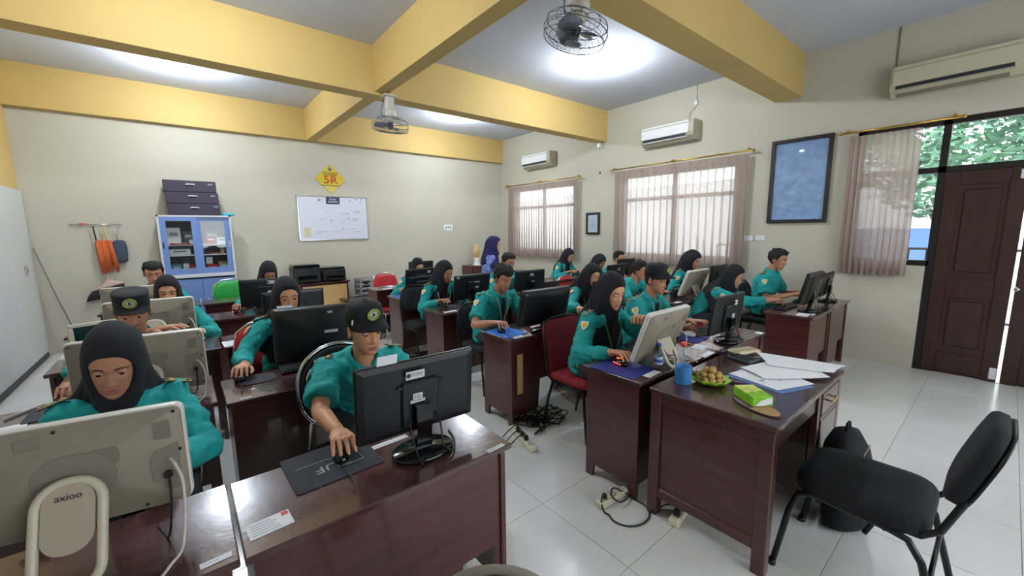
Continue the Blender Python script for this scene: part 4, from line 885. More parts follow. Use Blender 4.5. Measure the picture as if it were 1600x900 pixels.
for sx in(-1,1):
    for sy in(-1,1): b.box((sx*.135,sy*.085,.16),(.03,.03,.32))
b.box((0,.05,.16),(.26,.08,.3)); b.build('shell',Mt['crate'],t); MB().box((-.03,-.103,.22),(.09,.006,.03)).build('hand_hole',Mt['slot'],t)
t=thing('low_table','low black side table near the crate by the back wall','table',(2.32,7.30,0)); MB().box((.2,.2,.40),(.75,.4,.03),bev=.004).build('tabletop',Mt['wood_dark'],t)
for sx in(-.14,.54):
    for sy in(.03,.37): MB().box((sx,sy,.193),(.04,.04,.386)).build('leg',Mt['wood_dark'],t)
t=thing('side_cabinet','small brown cabinet in the far corner, under a figurine','cabinet',(5.32,7.72,0)); MB().box((0,.2,.4),(.44,.4,.8),bev=.005).build('carcass',Mt['wood'],t); MB().box((0,-.006,.42),(.38,.014,.64)).build('door',Mt['wood'],t); MB().box((.14,-.02,.45),(.012,.02,.08)).build('handle',Mt['brass'],t)
t=thing('figurine','tan figurine on a white base in the far corner','figurine',(5.30,7.80,.80)); MB().lathe([(0,0),(.09,0),(.09,.03),(.06,.05),(.05,.12),(.065,.18),(0,.19)],20).build('base',Mt['white_plastic'],t)
MB().lathe([(0,.185),(.05,.19),(.05,.25),(.08,.30),(.075,.37),(.05,.42),(.05,.46),(.02,.50),(0,.5)],16).ell((.06,0,.34),(.05,.03,.04)).build('figure',Mt['trophy'],t)
# ---------------- ceiling fans ----------------
def fan(x,y,z,ztop,tilt,az,label,cord=None):
    t=thing('ceiling_fan',label,'fan',(x,y,z)); M=RZ(az)@RX(tilt)
    MB().box((0,0,ztop-z-.09),(.10,.08,.18),bev=.02).box((0,0,ztop-z-.01),(.15,.12,.02)).build('mount_body',Mt['fan_grey'],t)
    MB().lathe([(0,.20),(.05,.2),(.062,.17),(.06,.1),(.04,.05),(.03,.04),(0,.04)],18,M=M).build('motor',Mt['fan_grey'],t)
    MB().lathe([(0,.045),(.032,.045),(.036,.01),(.03,-.03),(0,-.035)],16,M=M).build('hub',Mt['steel_dark'],t)
    MB().tube([(-.07,0,ztop-z-.06),(-.10,.01,.15),(-.07,.02,.09),(-.04,.03,.12)],.004,6).build('cable',Mt['cable_black'],t)
    for k in range(3):
        a=k*2*pi/3+.5; vs=[]
        for i in range(6):
            u=i/5; rr=.03+.155*u; wd=.025+.06*sin(pi*min(1,u*.85+.15))
            for s_ in(-1,1): vs.append((rr*cos(a)-s_*wd*sin(a),rr*sin(a)+s_*wd*cos(a),s_*.018))
        b=MB().add(vs,[(2*i,2*i+1,2*i+3,2*i+2) for i in range(5)],0,True,M); o=b.build('blade',Mt['fan_blade'],t); so=o.modifiers.new('s','SOLIDIFY'); so.thickness=.003
    b=MB()
    def circ(r,z,th=.0028): b.tube([(r*cos(2*pi*i/36),r*sin(2*pi*i/36),z) for i in range(37)],th,5,caps=False,M=M)
    for r_,z_ in((.07,.10),(.15,.085),(.205,.05),(.215,0),(.205,-.05),(.05,-.075)): circ(r_,z_,.0035 if r_>.2 else .0025)
    for r_ in(.09,.13,.17): circ(r_,-.073+.02*(r_/.17)**2,.002)
    for k in range(40):
        a=2*pi*k/40; c,s=cos(a),sin(a); b.tube([(rr*c,rr*s,zz) for rr,zz in((.215,0),(.205,-.05),(.17,-.055),(.05,-.075))],.0014,4,M=M)
        if k%4==0: b.tube([(rr*c,rr*s,zz) for rr,zz in((.05,.1),(.15,.085),(.205,.05),(.215,0))],.0022,4,M=M)
    b.lathe([(0,-.074),(.05,-.074),(.05,-.08),(0,-.082)],16,M=M); tag(b.build('cage',Mt['fan_wire'],t),kind=None)
    if cord: MB().tube([V(p)-V((x,y,z)) for p in cord],.006,6).build('cord',Mt['cable_white'],t)
fan(2.19,1.985,2.925,3.25,.22,.9,'caged ceiling fan close to the camera at the top of the photo')
fan(2.10,4.86,2.87,3.22,.08,.4,'caged ceiling fan with a white body hanging under the long yellow beam',[(2.06,4.84,3.75),(2.11,4.86,3.74),(2.12,4.87,3.05)])
tag(MB().ell((0,0,0),(.022,.022,.014),12,6).build('cable_hole',Mt['frame_black'],None,(2.0,4.80,3.752)),'black round cable outlet in the ceiling by the farther fan','outlet')
# ---------------- people ----------------
for k,c in(('skin_a',(196,144,116)),('skin_b',(184,130,102)),('skin_c',(208,152,118))): defm(k,srgb(*c),.5,noise=14,dark=.95,bump=(220,.05))
for k,c in(('lip_a',(172,104,94)),('nail',(206,160,140))): defm(k,srgb(*c),.4)
defm('teal_shirt',srgb(22,156,154),.8,noise=6,dark=.92,bump=(240,.12)); defm('teal_dark',srgb(60,70,72),.8)
defm('hijab_black',srgb(27,26,34),.9,bump=(90,.12)); defm('hijab_purple',srgb(36,30,84),.85,bump=(90,.12)); defm('under_black',srgb(14,13,17),.9)
defm('batik',srgb(124,144,214),.75,noise=(40,40,40),dark=.6); defm('batik_cuff',srgb(150,44,96),.75,noise=30,dark=.7); defm('skirt',srgb(44,42,60),.85)
defm('trousers',srgb(44,46,54),.85,bump=(200,.1)); defm('shoe',srgb(24,24,26),.4)
defm('hair',srgb(15,13,13),.75,noise=(60,60,14),dark=.6,bump=(120,.4)); defm('brow',srgb(40,28,24),.8)
defm('eye_white',srgb(214,206,200),.25); defm('iris',srgb(30,20,16),.12); defm('lash',srgb(26,18,16),.6)
defm('cap_black',srgb(24,24,30),.85,bump=(200,.12)); defm('emblem_ring',srgb(150,160,72),.6,noise=60,dark=.7); defm('emblem_disc',srgb(178,186,170),.6,noise=50,dark=.75)
defm('gold',srgb(196,172,112),.45); defm('badge_yellow',srgb(232,190,52),.6); defm('badge_white',srgb(226,226,218),.6); defm('badge_green',srgb(58,120,84),.6)
defm('lanyard_green',srgb(66,160,92),.6); defm('lanyard_pale',srgb(170,196,180),.6); defm('card_white',srgb(228,230,232),.4); defm('spec_metal',srgb(150,140,120),.3,metal=.8)
PENDING=[]
def cr(xs,ys,x):
    if x<=xs[0]: return ys[0]
    if x>=xs[-1]: return ys[-1]
    i=0
    while x>xs[i+1]: i+=1
    h=xs[i+1]-xs[i]; t=(x-xs[i])/h
    m0=(ys[i+1]-ys[i-1])/(xs[i+1]-xs[i-1])*h if i>0 else (ys[1]-ys[0])
    m1=(ys[i+2]-ys[i])/(xs[i+2]-xs[i])*h if i+2<len(xs) else (ys[i+1]-ys[i])
    return (2*t**3-3*t*t+1)*ys[i]+(t**3-2*t*t+t)*m0+(-2*t**3+3*t*t)*ys[i+1]+(t**3-t*t)*m1
HZ=[-.120,-.114,-.10,-.08,-.055,-.03,0,.03,.06,.085,.103,.112,.116]
HW=[.004,.020,.036,.050,.0585,.064,.0685,.0715,.070,.060,.040,.020,.002]
HF=[.070,.080,.0855,.0855,.0845,.0845,.0835,.0865,.080,.062,.036,.014,0]
HB=[.050,.038,.015,-.012,-.045,-.078,-.093,-.099,-.095,-.078,-.052,-.028,-.004]
HC=[.060,.055,.045,.030,.012,.0,-.005,-.008,-.008,-.008,-.008,-.007,-.002]
def G(a,s): return exp(-(a/s)**2)
def head_surf(t,z,face=True,off=0):
    w_,f,b_,c=cr(HZ,HW,z)+off,cr(HZ,HF,z)+off,cr(HZ,HB,z)-off,cr(HZ,HC,z)
    ct,st=cos(t),sin(t)
    e=.86
    sx=(abs(st)**e)*(1 if st>=0 else -1); cy=(abs(ct)**(e if ct>0 else .95))*(1 if ct>=0 else -1)
    x=w_*sx; y=c+((f-c)*cy if ct>=0 else (c-b_)*cy)
    if face and ct>.1:
        k=min(1,(ct-.1)*3); ax=abs(x); d=0
        hz=cr([-.062,-.054,-.047,-.041,-.033,-.018,-.002,.012,.028],[0,.002,.015,.0215,.0215,.0145,.007,.004,0],z)
        d+=hz*G(x,cr([-.06,-.044,-.036,-.01,.02],[.013,.0125,.0105,.0075,.009],z))
        d+=.006*G(ax-.0115,.006)*G(z+.043,.007)
        d-=.0095*G(ax-.031,.017)*G(z-.001,.0115)
        d+=.0045*G(ax-.031,.024)*G(z-.0225,.009)
        d+=.003*G(ax-.036,.02)*G(z+.03,.016)
        lw=G(x,.021)
        d+=.0055*lw*G(z+.0675,.0050)+.0062*lw*G(z+.0795,.0055)-.0035*G(x,.022)*G(z+.0735,.0022)
        d-=.003*G(x,.02)*G(z+.0905,.006); d+=.005*G(x,.018)*G(z+.104,.011); d-=.0015*G(x,.003)*G(z+.058,.005)
        y+=d*k
    return (x,y,z)
ZR=[-.1195,-.117,-.113,-.109]+[-.105+.0042*i for i in range(34)]+[.040+.0075*i for i in range(9)]+[.106,.110,.1135,.1155]
NT=60; TT=[(lambda u:u-.5*sin(u))(2*pi*i/NT-pi) for i in range(NT)]
def make_head():
    mb=MB(); rings=[[head_surf(t,z) for t in TT] for z in ZR]; mb.loft(rings)
    n=len(ZR)
    for k in range(n-1):
        for i in range(NT):
            x,y,z=mb.v[k*NT+i]; fz=(ZR[k]+ZR[k+1])/2
            if y>.06 and abs(x)<.0235:
                up=-.0635-.0025*abs(x)/.02+.0015*G(abs(x)-.006,.004); lo=-.0855+.008*(abs(x)/.0235)**2
                if lo<fz<up-.004*(abs(x)/.0235)**2: mb.mi[k*NT+i]=1
    for s in(-1,1):
        M=T(s*.0705,-.008,-.008)@RZ(-s*.35)@RX(-.12)
        mb.loft([[(s*xx+(.006*s*cos(a) if False else 0),.0185*sx_*cos(a),.031*sx_*sin(a)*(1.0 if sin(a)>0 else .9)) for a in[2*pi*i/16 for i in range(16)]] for xx,sx_ in((-.006,.55),(0,.8),(.006,1),(.011,1),(.012,.8),(.007,.62),(.005,.3),(.005,.02))],M=M)
    return mb
HEAD=make_head()
def make_eye(down=.2):
    mb=MB(); R=.0125; n=20; rows=16; vs=[];fs=[];mi=[]
    for k in range(rows+1):
        th=pi*k/rows
        for i in range(n): a=2*pi*i/n; vs.append((R*sin(th)*cos(a),R*cos(th),R*sin(th)*sin(a)))
    for k in range(rows):
        for i in range(n):
            j=(i+1)%n; fs.append((k*n+i,k*n+j,(k+1)*n+j,(k+1)*n+i)); th=pi*(k+.5)/rows
            mi.append(1 if th<.56 else 0)
    mb.add(vs,fs,0,True,RX(-down)); mb.mi=mi
    # lids: shells just outside the ball
    for lo,hi,m_ in((22-50*down,88,2),(-88,-22-8*down,2),(17-50*down,23-50*down,3)):
        vs=[];fs=[];na,nb=14,6; RR=.0136 if m_==2 else .0140
        for b_ in range(nb+1):
            el=radians(lo+(hi-lo)*b_/nb)
            for a_ in range(na+1):
                az=radians(-72+144*a_/na); e2=el*(1-.35*(abs(az)/1.26)**2) if abs(el)<.9 else el
                vs.append((RR*sin(az)*cos(e2)*1.08,RR*cos(az)*cos(e2),RR*sin(e2)))
        for b_ in range(nb):
            for a_ in range(na): q=b_*(na+1)+a_; fs.append((q,q+1,q+na+2,q+na+1))
        mb.add(vs,fs,m_,True)
    return mb
EYE=make_eye()
def make_hand(kind):
    mb=MB()
    def pal(y,w_,h,z,xo=0): return [(xo+w_*cos(a),y,z+h*sin(a)*(1 if sin(a)>0 else .8)) for a in[2*pi*i/16 for i in range(16)]]
    lift={'grip':.012,'flat':.004,'fist':.0}[kind]
    mb.loft([pal(-.05,.026,.019,-.0),pal(-.01,.027,.0185,0),pal(.02,.033,.018,lift*.5,-.002),pal(.05,.040,.0165,lift),pal(.082,.041,.0135,lift+.002),pal(.094,.036,.009,lift)])
    tips=[]
    for x0,L,ba in((-.029,.070,-.10),(-.0095,.079,-.02),(.0100,.073,.05),(.0285,.057,.14)):
        if kind=='grip': prof=((0,0),(.42,.008),(.74,-.012),(.95,-.034))
        elif kind=='flat': prof=((0,0),(.45,.002),(.78,-.008),(1.0,-.019))
        else: prof=((0,0),(.40,-.012),(.42,-.045),(.1,-.05))
        p=[(x0*(1+.12*u)+sin(ba)*L*u,.082+L*u,lift+dz) for u,dz in prof]
        mb.tube([(x0*.8,.055,lift)]+p,[.0105,.0105,.0095,.0086,.0070],10); mb.ell(p[-1],(.0070,.0080,.0068),8,6)
        tips.append((p[-1],p[-2]))
    if kind=='grip': p=[(-.018,.008,-.004),(-.040,.038,-.010),(-.052,.066,-.018),(-.050,.092,-.026)]
    elif kind=='flat': p=[(-.018,.008,-.003),(-.042,.036,-.006),(-.058,.062,-.010),(-.066,.086,-.014)]
    else: p=[(-.018,.012,-.006),(-.040,.04,-.02),(-.036,.072,-.036),(-.016,.088,-.042)]
    mb.tube(p,[.017,.0145,.0115,.0085],10); mb.ell(p[-1],(.0083,.0088,.0078),8,6); tips.append((p[-1],p[-2]))
    return mb,tips
def mods(o,vox,sm=6,fac=.5,disp=None):
    m=o.modifiers.new('r','REMESH'); m.mode='VOXEL'; m.voxel_size=vox; m.use_smooth_shade=True
    m=o.modifiers.new('s','SMOOTH'); m.iterations=sm; m.factor=fac
    if disp:
        m=o.modifiers.new('d','DISPLACE'); m.texture=disp[0]; m.strength=disp[1]; m.mid_level=.5; m.texture_coords='LOCAL'
    PENDING.append(o)
def apply_pending():
    bpy.context.view_layer.update(); dg=bpy.context.evaluated_depsgraph_get()
    for o in PENDING:
        mats_=list(o.data.materials); me=bpy.data.meshes.new_from_object(o.evaluated_get(dg)); o.modifiers.clear(); o.data=me
        me.materials.clear()
        for m in mats_: me.materials.append(m)
        me.polygons.foreach_set('material_index',[0]*len(me.polygons)); me.polygons.foreach_set('use_smooth',[True]*len(me.polygons)); me.update()
    PENDING.clear()
FOLD=bpy.data.textures.new('folds','CLOUDS'); FOLD.noise_scale=.06; FOLD.noise_depth=1
HANDS={}
for kd in('grip','flat','fist'):
    mb,tips=make_hand(kd); o=mb.build('hand_'+kd,Mt['skin_a']); mods(o,.0026,3,.5); HANDS[kd]=(o,tips)
apply_pending()
for kd,(o,tips) in list(HANDS.items()):
    HANDS[kd]=([tuple(v.co) for v in o.data.vertices],[tuple(p.vertices) for p in o.data.polygons],tips); bpy.data.objects.remove(o)
def ik(S,W,l1,l2,pole):
    d=W-S; L=d.length
    if L>(l1+l2)*.985: W=S+d*((l1+l2)*.985/L); d=W-S; L=d.length
    a=(l1*l1-l2*l2+L*L)/(2*L); h=sqrt(max(0,l1*l1-a*a)); n=d.normalized(); p=(pole-n*pole.dot(n)).normalized()
    return S+n*a+p*h,W
def basisM(r,f,u,o): return basis(r,f,u,o)
PJ=[]
def person(label,eye,rh=None,lh=None,kind='hijab',sleeve='long',skin='skin_a',yaw=0,hyaw=0,pitch=18,roll=0,lean=None,sc=1.0,rhk='grip',lhk='flat',hero=False,badge='shield',lan=True,stand=False,shirt='teal_shirt',hij='hijab_black',glasses=False,fem=None,beard=False,tie=False,lhand_dir=None,name='person'):
    fem=(kind=='hijab') if fem is None else fem
    up=V((0,0,1)); a=radians(yaw); F=V((sin(a),-cos(a),0)); Rr=F.cross(up)
    Hm=basis(Rr,F,up)@RZ(-radians(hyaw))@RX(-radians(pitch))@RY(radians(roll))
    H3=Hm.to_3x3(); hs=sc
    eye=V(eye); Cn=eye-H3@V((0,.080,.002))*hs
    HM=Matrix.Translation(Cn)@Hm@Matrix.Scale(hs,4)
    B=Cn+H3@V((0,-.022,-.075))*hs; N=B+(Rr*0+F*-.020-up*.085)*sc
    tl=.455*sc
    if stand: hip=V((N.x,N.y,0))-F*.02+up*(N.z-.50*sc)
    else:
        hz=.585; dz=N.z-hz
        ln=lean if lean is not None else sqrt(max(.05**2,tl*tl-dz*dz)); hip=V((N.x,N.y,0))-F*ln; hip.z=hz
    base=V((hip.x,hip.y,0)); t=thing(name,label,'person',base)
    O=-base; loc=lambda p: V(p)+O
    sp=(N-hip); spu=sp.normalized(); fw=(Rr.cross(spu))*-1
    if fw.dot(F)<0: fw=-fw
    def spine(u): return hip+sp*u-fw*(.035*sin(pi*min(1,max(0,u)))) 
    sw=(.158 if fem else .172)*sc
    def trunk(mb,inf,w0=1,neck=True,lo=0):
        rows=[(-.10,.10,.085),(-.04,.150,.108),(.08,.160,.118),(.25,.150,.112),(.45,.148,.110),(.62,.162,.118),(.76,.172,.116),(.87,.150,.098),(.95,.098,.075),(1.0,.064,.062)]
        if neck: rows+=[(1.10,.054,.055)]
        rr=[]
        for u,aa,bb in rows:
            k=(.90 if fem and u>.5 and u<.98 else 1)*sc; c=spine(u)
            rr.append([loc(c+Rr*((aa*k+inf)*cos(q))+fw*((bb*k+inf)*sin(q))) for q in[2*pi*i/24 for i in range(24)]])
        mb.loft(rr)
    # arms
    arms={}
    for s,tg,hk in((1,rh,rhk),(-1,lh,lhk)):
        S=spine(.86)+Rr*s*sw+fw*.005
        if tg is None: W=S-up*.48+F*.06; hd=(F*.4-up).normalized(); lvl=False
        else:
            M_=V(tg); dh=(M_-S); dh.z=0; dh=dh.normalized()
            if lhand_dir and s<0: dh=V(lhand_dir).normalized()
            W=M_-dh*(.095 if hk!='fist' else .05)+up*.034; hd=dh; lvl=True
        pole=(Rr*s*.75-up*.9-F*.35)
        if tg is None: pole=-F
        E,W2=ik(S,W,.272*sc,.252*sc,pole); W=W2; arms[s]=(S,E,W,hd,hk)
    bd=MB(); trunk(bd,-.012)
    bd.tube([loc(N-up*.05),loc(N+(B-N)*.4),loc(B+H3@V((0,.012,.03)))],[.056*sc,.052*sc,.053*sc],16)
    for s,(S,E,W,hd,hk) in arms.items():
        bd.tube([loc(S-Rr*s*.05),loc(S),loc(S.lerp(E,.5)),loc(E)],[.040*sc,.046*sc,.042*sc,.037*sc],14); bd.ell(loc(E),(.037*sc,)*3,10,8)
        bd.tube([loc(E),loc(E.lerp(W,.3)),loc(E.lerp(W,.75)),loc(W),loc(W+(W-E).normalized()*.012)],[.037*sc,.039*sc,.030*sc,.0255*sc,.024*sc],14)
    legs=[]
    if not stand:
        for s in(1,-1):
            h=hip+Rr*s*.085-up*.01; kn=h+F*.40*sc+Rr*s*.04-up*.045; an=V((kn.x,kn.y,.10))-F*.03+Rr*s*.01; legs.append((s,h,kn,an))
            bd.tube([loc(h),loc(h.lerp(kn,.5)),loc(kn)],[.070,.060,.050],12); bd.ell(loc(kn),(.05,)*3,10,7); bd.tube([loc(kn),loc(kn.lerp(an,.35)),loc(an)],[.048,.047,.033],12)
    else:
        for s in(1,-1):
            h=hip+Rr*s*.08; kn=h-up*(hip.z-.45); an=V((kn.x,kn.y,.08)); legs.append((s,h,kn,an)); bd.tube([loc(h),loc(kn),loc(an)],[.07,.05,.035],12)
    body=bd.build('body',[Mt[skin],Mt['lip_a'],Mt['nail']],t); mods(body,.0085,5,.5); PJ.append((body,arms,HM,base,hero))
    # shirt
    sh=MB(); trunk(sh,.014,neck=False)
    for s,(S,E,W,hd,hk) in arms.items():
        if sleeve=='long':
            e1=E.lerp(W,.90)
            sh.tube([loc(S-Rr*s*.06-up*.005),loc(S+up*.004),loc(S.lerp(E,.5)),loc(E)],[.055*sc,.068*sc,.063*sc,.058*sc],16); sh.ell(loc(E),(.058*sc,)*3,12,8)
            sh.tube([loc(E),loc(E.lerp(W,.35)),loc(E.lerp(W,.7)),loc(e1)],[.058*sc,.056*sc,.047*sc,.042*sc],16)
        else:
            e1=S.lerp(E,.78)
            sh.tube([loc(S-Rr*s*.06-up*.005),loc(S+up*.004),loc(S.lerp(E,.45)),loc(e1)],[.056*sc,.070*sc,.070*sc,.075*sc],18)
    hl=[];   # shirt hem over the lap
    for u,aa,bb in((-.16,.165,.125),(-.06,.172,.135),(.1,.172,.132),(.2,.16,.122)):
        c=spine(u); hl.append([loc(c+Rr*((aa)*cos(q))+fw*((bb)*sin(q))) for q in[2*pi*i/24 for i in range(24)]])
    sh.loft(hl)
    so=sh.build('shirt',Mt[shirt],t); mods(so,.0075 if hero else .010,4,.5,(FOLD,.032 if hero else .024))
    # trousers, shoes
    tr=MB()
    if not stand:
        for s,h,kn,an in legs:
            tr.tube([loc(h-F*.03),loc(h.lerp(kn,.5)),loc(kn)],[.083,.074,.062],12); tr.ell(loc(kn),(.062,)*3,10,7); tr.tube([loc(kn),loc(kn.lerp(an,.5)),loc(an)],[.060,.058,.056],12)
        tr.ell(loc(hip-up*.01),(.15,.12,.10),14,9)
        to=tr.build('trousers',Mt['trousers'],t); mods(to,.014,4,.5)
    else:
        tr.loft([[loc(V((hip.x,hip.y,z))+Rr*(w_*cos(q))+F*(d_*sin(q)*(1+.0))) for q in[2*pi*i/28 for i in range(28)]] for z,w_,d_ in((.06,.22,.20),(.3,.20,.17),(.6,.18,.15),(hip.z,.165,.125),(hip.z+.1,.15,.11))])
        tr.build('skirt',Mt['skirt'],t)
    for s,h,kn,an in legs:
        f=MB(); q=an-up*.0
        f.loft([[loc(V((an.x,an.y,0))+F*dy+Rr*(w_*cos(b_))+up*max(0.0,hh*(sin(b_)*.5+.5))) for b_ in[2*pi*i/14 for i in range(14)]] for dy,w_,hh in((-.075,.02,.04),(-.06,.036,.085),(0,.04,.095),(.06,.043,.07),(.12,.042,.045),(.15,.03,.03),(.16,.01,.015))])
        f.build('shoe',Mt['shoe'],t)
    HL=Matrix.Translation(O)@HM
    # eyes, brows
    for s in(-1,1):
        e=MB(); e.add(EYE.v,EYE.f,0,True,HL@T(s*.0308,.0695,.0005)); e.mi=list(EYE.mi); e.build('eye',[Mt['eye_white'],Mt['iris'],Mt[skin],Mt['lash']],t)
        pts=[]
        for i in range(7):
            x=.013+.036*i/6; z=.0185+.0075*sin(pi*min(1,i/6*.85+.1))-.003*(i/6)**3
            tt=math.asin(min(.98,(x/cr(HZ,HW,z))**(1/.86))); y=head_surf(tt,z)[1]; pts.append(HL@V((s*x,y+.0008,z)))
        MB().tube(pts,[.0018*hs,.0032*hs,.0034*hs,.0032*hs,.0028*hs,.002*hs,.001*hs],6,flat=.7).build('eyebrow',Mt['brow'],t)
    if kind in('cap','patrol','hair','peci'): # hair
        rings=[]
        for z in[-.085+.0085*i for i in range(24)]+[.1155]:
            rr=[]
            for tq in TT:
                fr=cos(tq)
                hl_=cr([-1,-.6,-.1,.15,.35,.6,1],[-.082,-.075,-.03,-.005,.03,.058,.062 if kind!='peci' else .046],fr)
                h=(z-hl_)/.02; of=-.006+(.022 if kind=='hair' or kind=='peci' else .014)*max(0,min(1,h))
                if of>0: of*=.8+.7*noise.noise(V((tq*3,z*45,eye.x)))+.25*(z/.1 if z>0 else 0)
                x,y,zz=head_surf(tq,min(z,.1155),False,of); rr.append((x,y,zz+max(0,of)*(.75 if z>.08 else 0)))
            rings.append(rr)
        MB().loft(rings,0,True,True,True,HL).build('hair',Mt['hair'],t)
    def band(z,off,tq):
        return head_surf(tq,min(max(z,-.02),.075),False,off)
    if kind in('cap','patrol'):
        cp=thing_part=None
        rows=((.040,.011,.044),(.052,.013,.058),(.06,.014,.088),(.066,.008,.112),(.07,-.008,.128),(.075,-.042,.139),(.075,-.066,.141)) if kind=='cap' else ((.036,.011,.040),(.05,.013,.054),(.06,.013,.095),(.06,.015,.117),(.06,.008,.122),(.06,-.03,.124),(.06,-.062,.124))
        rings=[]
        for zq,of,zz in rows:
            rr=[]
            for tq in TT:
                x,y,_=band(zq,of,tq); lift=.012*(cos(tq)*.5+.5) if kind=='cap' else .010*(cos(tq)*.5+.5)*(1 if zz>.06 else .3)
                tiltz=zz+.010+lift-(.018*(.5-.5*cos(tq)) if zz<.1 else .0)
                if of<-.04: x*=.3;y=y*.3
                rr.append((x,y,tiltz))
            rings.append(rr)
        cp=MB().loft(rings,0,True,True,True,HL).build('cap',Mt['cap_black'],t)
        vs=[];fs=[];na,nb=24,6
        for th in(0,1):
            for b_ in range(nb+1):
                for a_ in range(na+1):
                    tq=radians(-74+148*a_/na); x,y,_=band(.042,.011,tq); k=b_/nb; ex=(.078 if kind=='cap' else .056)*k*max(0,cos(tq*1.18))**.8
                    vs.append((x*(1+.06*k),y+ex,(.061+.010*(cos(tq)*.5+.5)-.018*k*(1 if kind=='cap' else 1.0)-.030*(abs(tq)/1.29)**2*(.35+.65*k)-.0035*th)))
        n1=(nb+1)*(na+1)
        for b_ in range(nb):
            for a_ in range(na):
                q=b_*(na+1)+a_; fs+=[(q,q+1,q+na+2,q+na+1),(n1+q,n1+q+na+1,n1+q+na+2,n1+q+1)]
        for a_ in range(na): q=nb*(na+1)+a_; fs.append((q,q+1,n1+q+1,n1+q))
        MB().add(vs,fs,0,True,HL).build('visor',Mt['cap_black'],cp)
        zc=.100 if kind=='cap' else .092; yc=band(.06,.014,0)[1]+(.003 if kind=='cap' else .003)
        EM=HL@T(0,yc,zc+.006)@RX(-.12 if kind=='cap' else 0)@basis((1,0,0),(0,0,1),(0,-1,0))@Matrix.Scale(-1,4,(0,0,1))
        if hero or kind=='patrol':
            MB().lathe([(.0,0),(.022,0),(.022,.003),(0,.0035)],24,M=EM).build('emblem',Mt['emblem_disc'],cp)
            w_=MB(); w_.tube([(.025*cos(q)*1.08,.025*sin(q),.003) for q in[2*pi*i/40 for i in range(41)]],[.005+.0012*(i%2) for i in range(41)],6,caps=False,M=EM); w_.build('emblem_wreath',Mt['emblem_ring'],cp)
            MB().loft([[(x*s,y*s,.0035+.0015*(1-s)) for x,y in((-.010,-.004),(-.004,.002),(.002,.011),(.008,.006),(.004,-.002),(.009,-.010),(-.002,-.008))] for s in(1,.5)],smooth=False,M=EM).build('emblem_bird',Mt['sign_black'],cp)
        else: MB().lathe([(0,0),(.022,0),(.022,.003),(0,.0035)],20,M=EM).build('emblem',Mt['emblem_ring'],cp)
        if kind=='cap' and hero:
            x,y,_=band(.07,.022,radians(62)); MB().box((0,0,0),(.003,.030,.022),M=HL@T(x,y,.068)@RZ(-.7),bev=.001).build('side_badge',Mt['badge_white'],cp)
    if kind=='hijab':
        # closed loops from the face opening to the hem; head frame blends into chest frame
        L=[((0,.066,.066),(.054,.036,-.014),(0,.070,-.104),0),((0,.080,.076),(.062,.050,-.014),(0,.086,-.119),0),((0,.088,.084),(.069,.050,-.014),(0,.092,-.128),0),
           ((0,.080,.106),(.080,.022,-.012),(0,.092,-.146),0),((0,.024,.138),(.087,-.015,-.010),(0,.088,-.17),.05),((0,-.07,.130),(.089,-.05,-.040),(0,.090,-.195),.15),
           ((0,-.126,.045),(.092,-.060,-.105),(0,.098,-.225),.35),((0,-.126,-.07),(.108,-.045,-.170),(0,.112,-.265),.65),((0,-.138,-.17),(.150,-.02,-.222),(0,.130,-.32),.92),
           ((0,-.155,-.27),(.194,.0,-.295),(0,.146,-.41),1),((0,-.16,-.35),(.203,.014,-.355),(0,.155,-.48),1)]
        Bf=basis(Rr,fw,spu,N+spu*.165*sc)@Matrix.Scale(sc,4); n=56; loops=[]
        rnd=random.Random(int(abs(eye.x*97+eye.y*31)*10)); ph=[rnd.uniform(0,6) for _ in range(4)]
        for li,(Tt,S_,Bb,wt) in enumerate(L):
            rr=[]
            Mc=(V(Tt)+V(Bb))/2; hv=(V(Tt)-V(Bb))/2
            for i in range(n):
                v=2*pi*i/n; c,s=cos(v),sin(v); ex=.9
                p=Mc+hv*s; k=abs(c)**1.6; ex=1.1 if li<3 else .9
                p+=V((0,(S_[1]-Mc.y),(S_[2]-Mc.z)))*k
                p.x=S_[0]*(abs(c)**ex)*(1 if c>0 else -1)
                if li>=5:
                    am=(.003,.006,.009,.011,.012,.013)[li-5]; d=V((p.x,p.y,0)); d=d.normalized() if d.length>1e-4 else V((0,1,0))
                    p+=d*am*(sin(7*v+ph[0]+li*.35)+.6*sin(12*v+ph[1]-li*.5))
                    p.z+=am*.6*sin(5*v+ph[2])
                w1=HM@p; w2=Bf@p; rr.append(w1.lerp(w2,wt)+O)
            loops.append(rr)
        fine=[]
        for k in range(len(loops)-1):
            for u in(0,.33,.66) if k>1 else (0,.5):
                a0,a1,a2,a3=loops[max(0,k-1)],loops[k],loops[k+1],loops[min(len(loops)-1,k+2)]
                fine.append([a1[i]*1.0 if u==0 else .5*((2*a1[i])+(a2[i]-a0[i])*u+(2*a0[i]-5*a1[i]+4*a2[i]-a3[i])*u*u+(3*a1[i]-a0[i]-3*a2[i]+a3[i])*u**3) for i in range(n)])
        fine.append(loops[-1])
        o=MB().loft(fine,0,False).build('hijab',Mt[hij],t); sm_=o.modifiers.new('s','SOLIDIFY'); sm_.thickness=.004; sm_.offset=1
        # close-fitting under-scarf
        rings=[[head_surf(tq,min(z,.1155),False,(.004 if (cos(tq)<.35 or z>.066) else -.006)) for tq in TT] for z in[-.06+.009*i for i in range(20)]]
        MB().loft(rings,0,True,True,True,HL).build('under_scarf',Mt['under_black'],t)
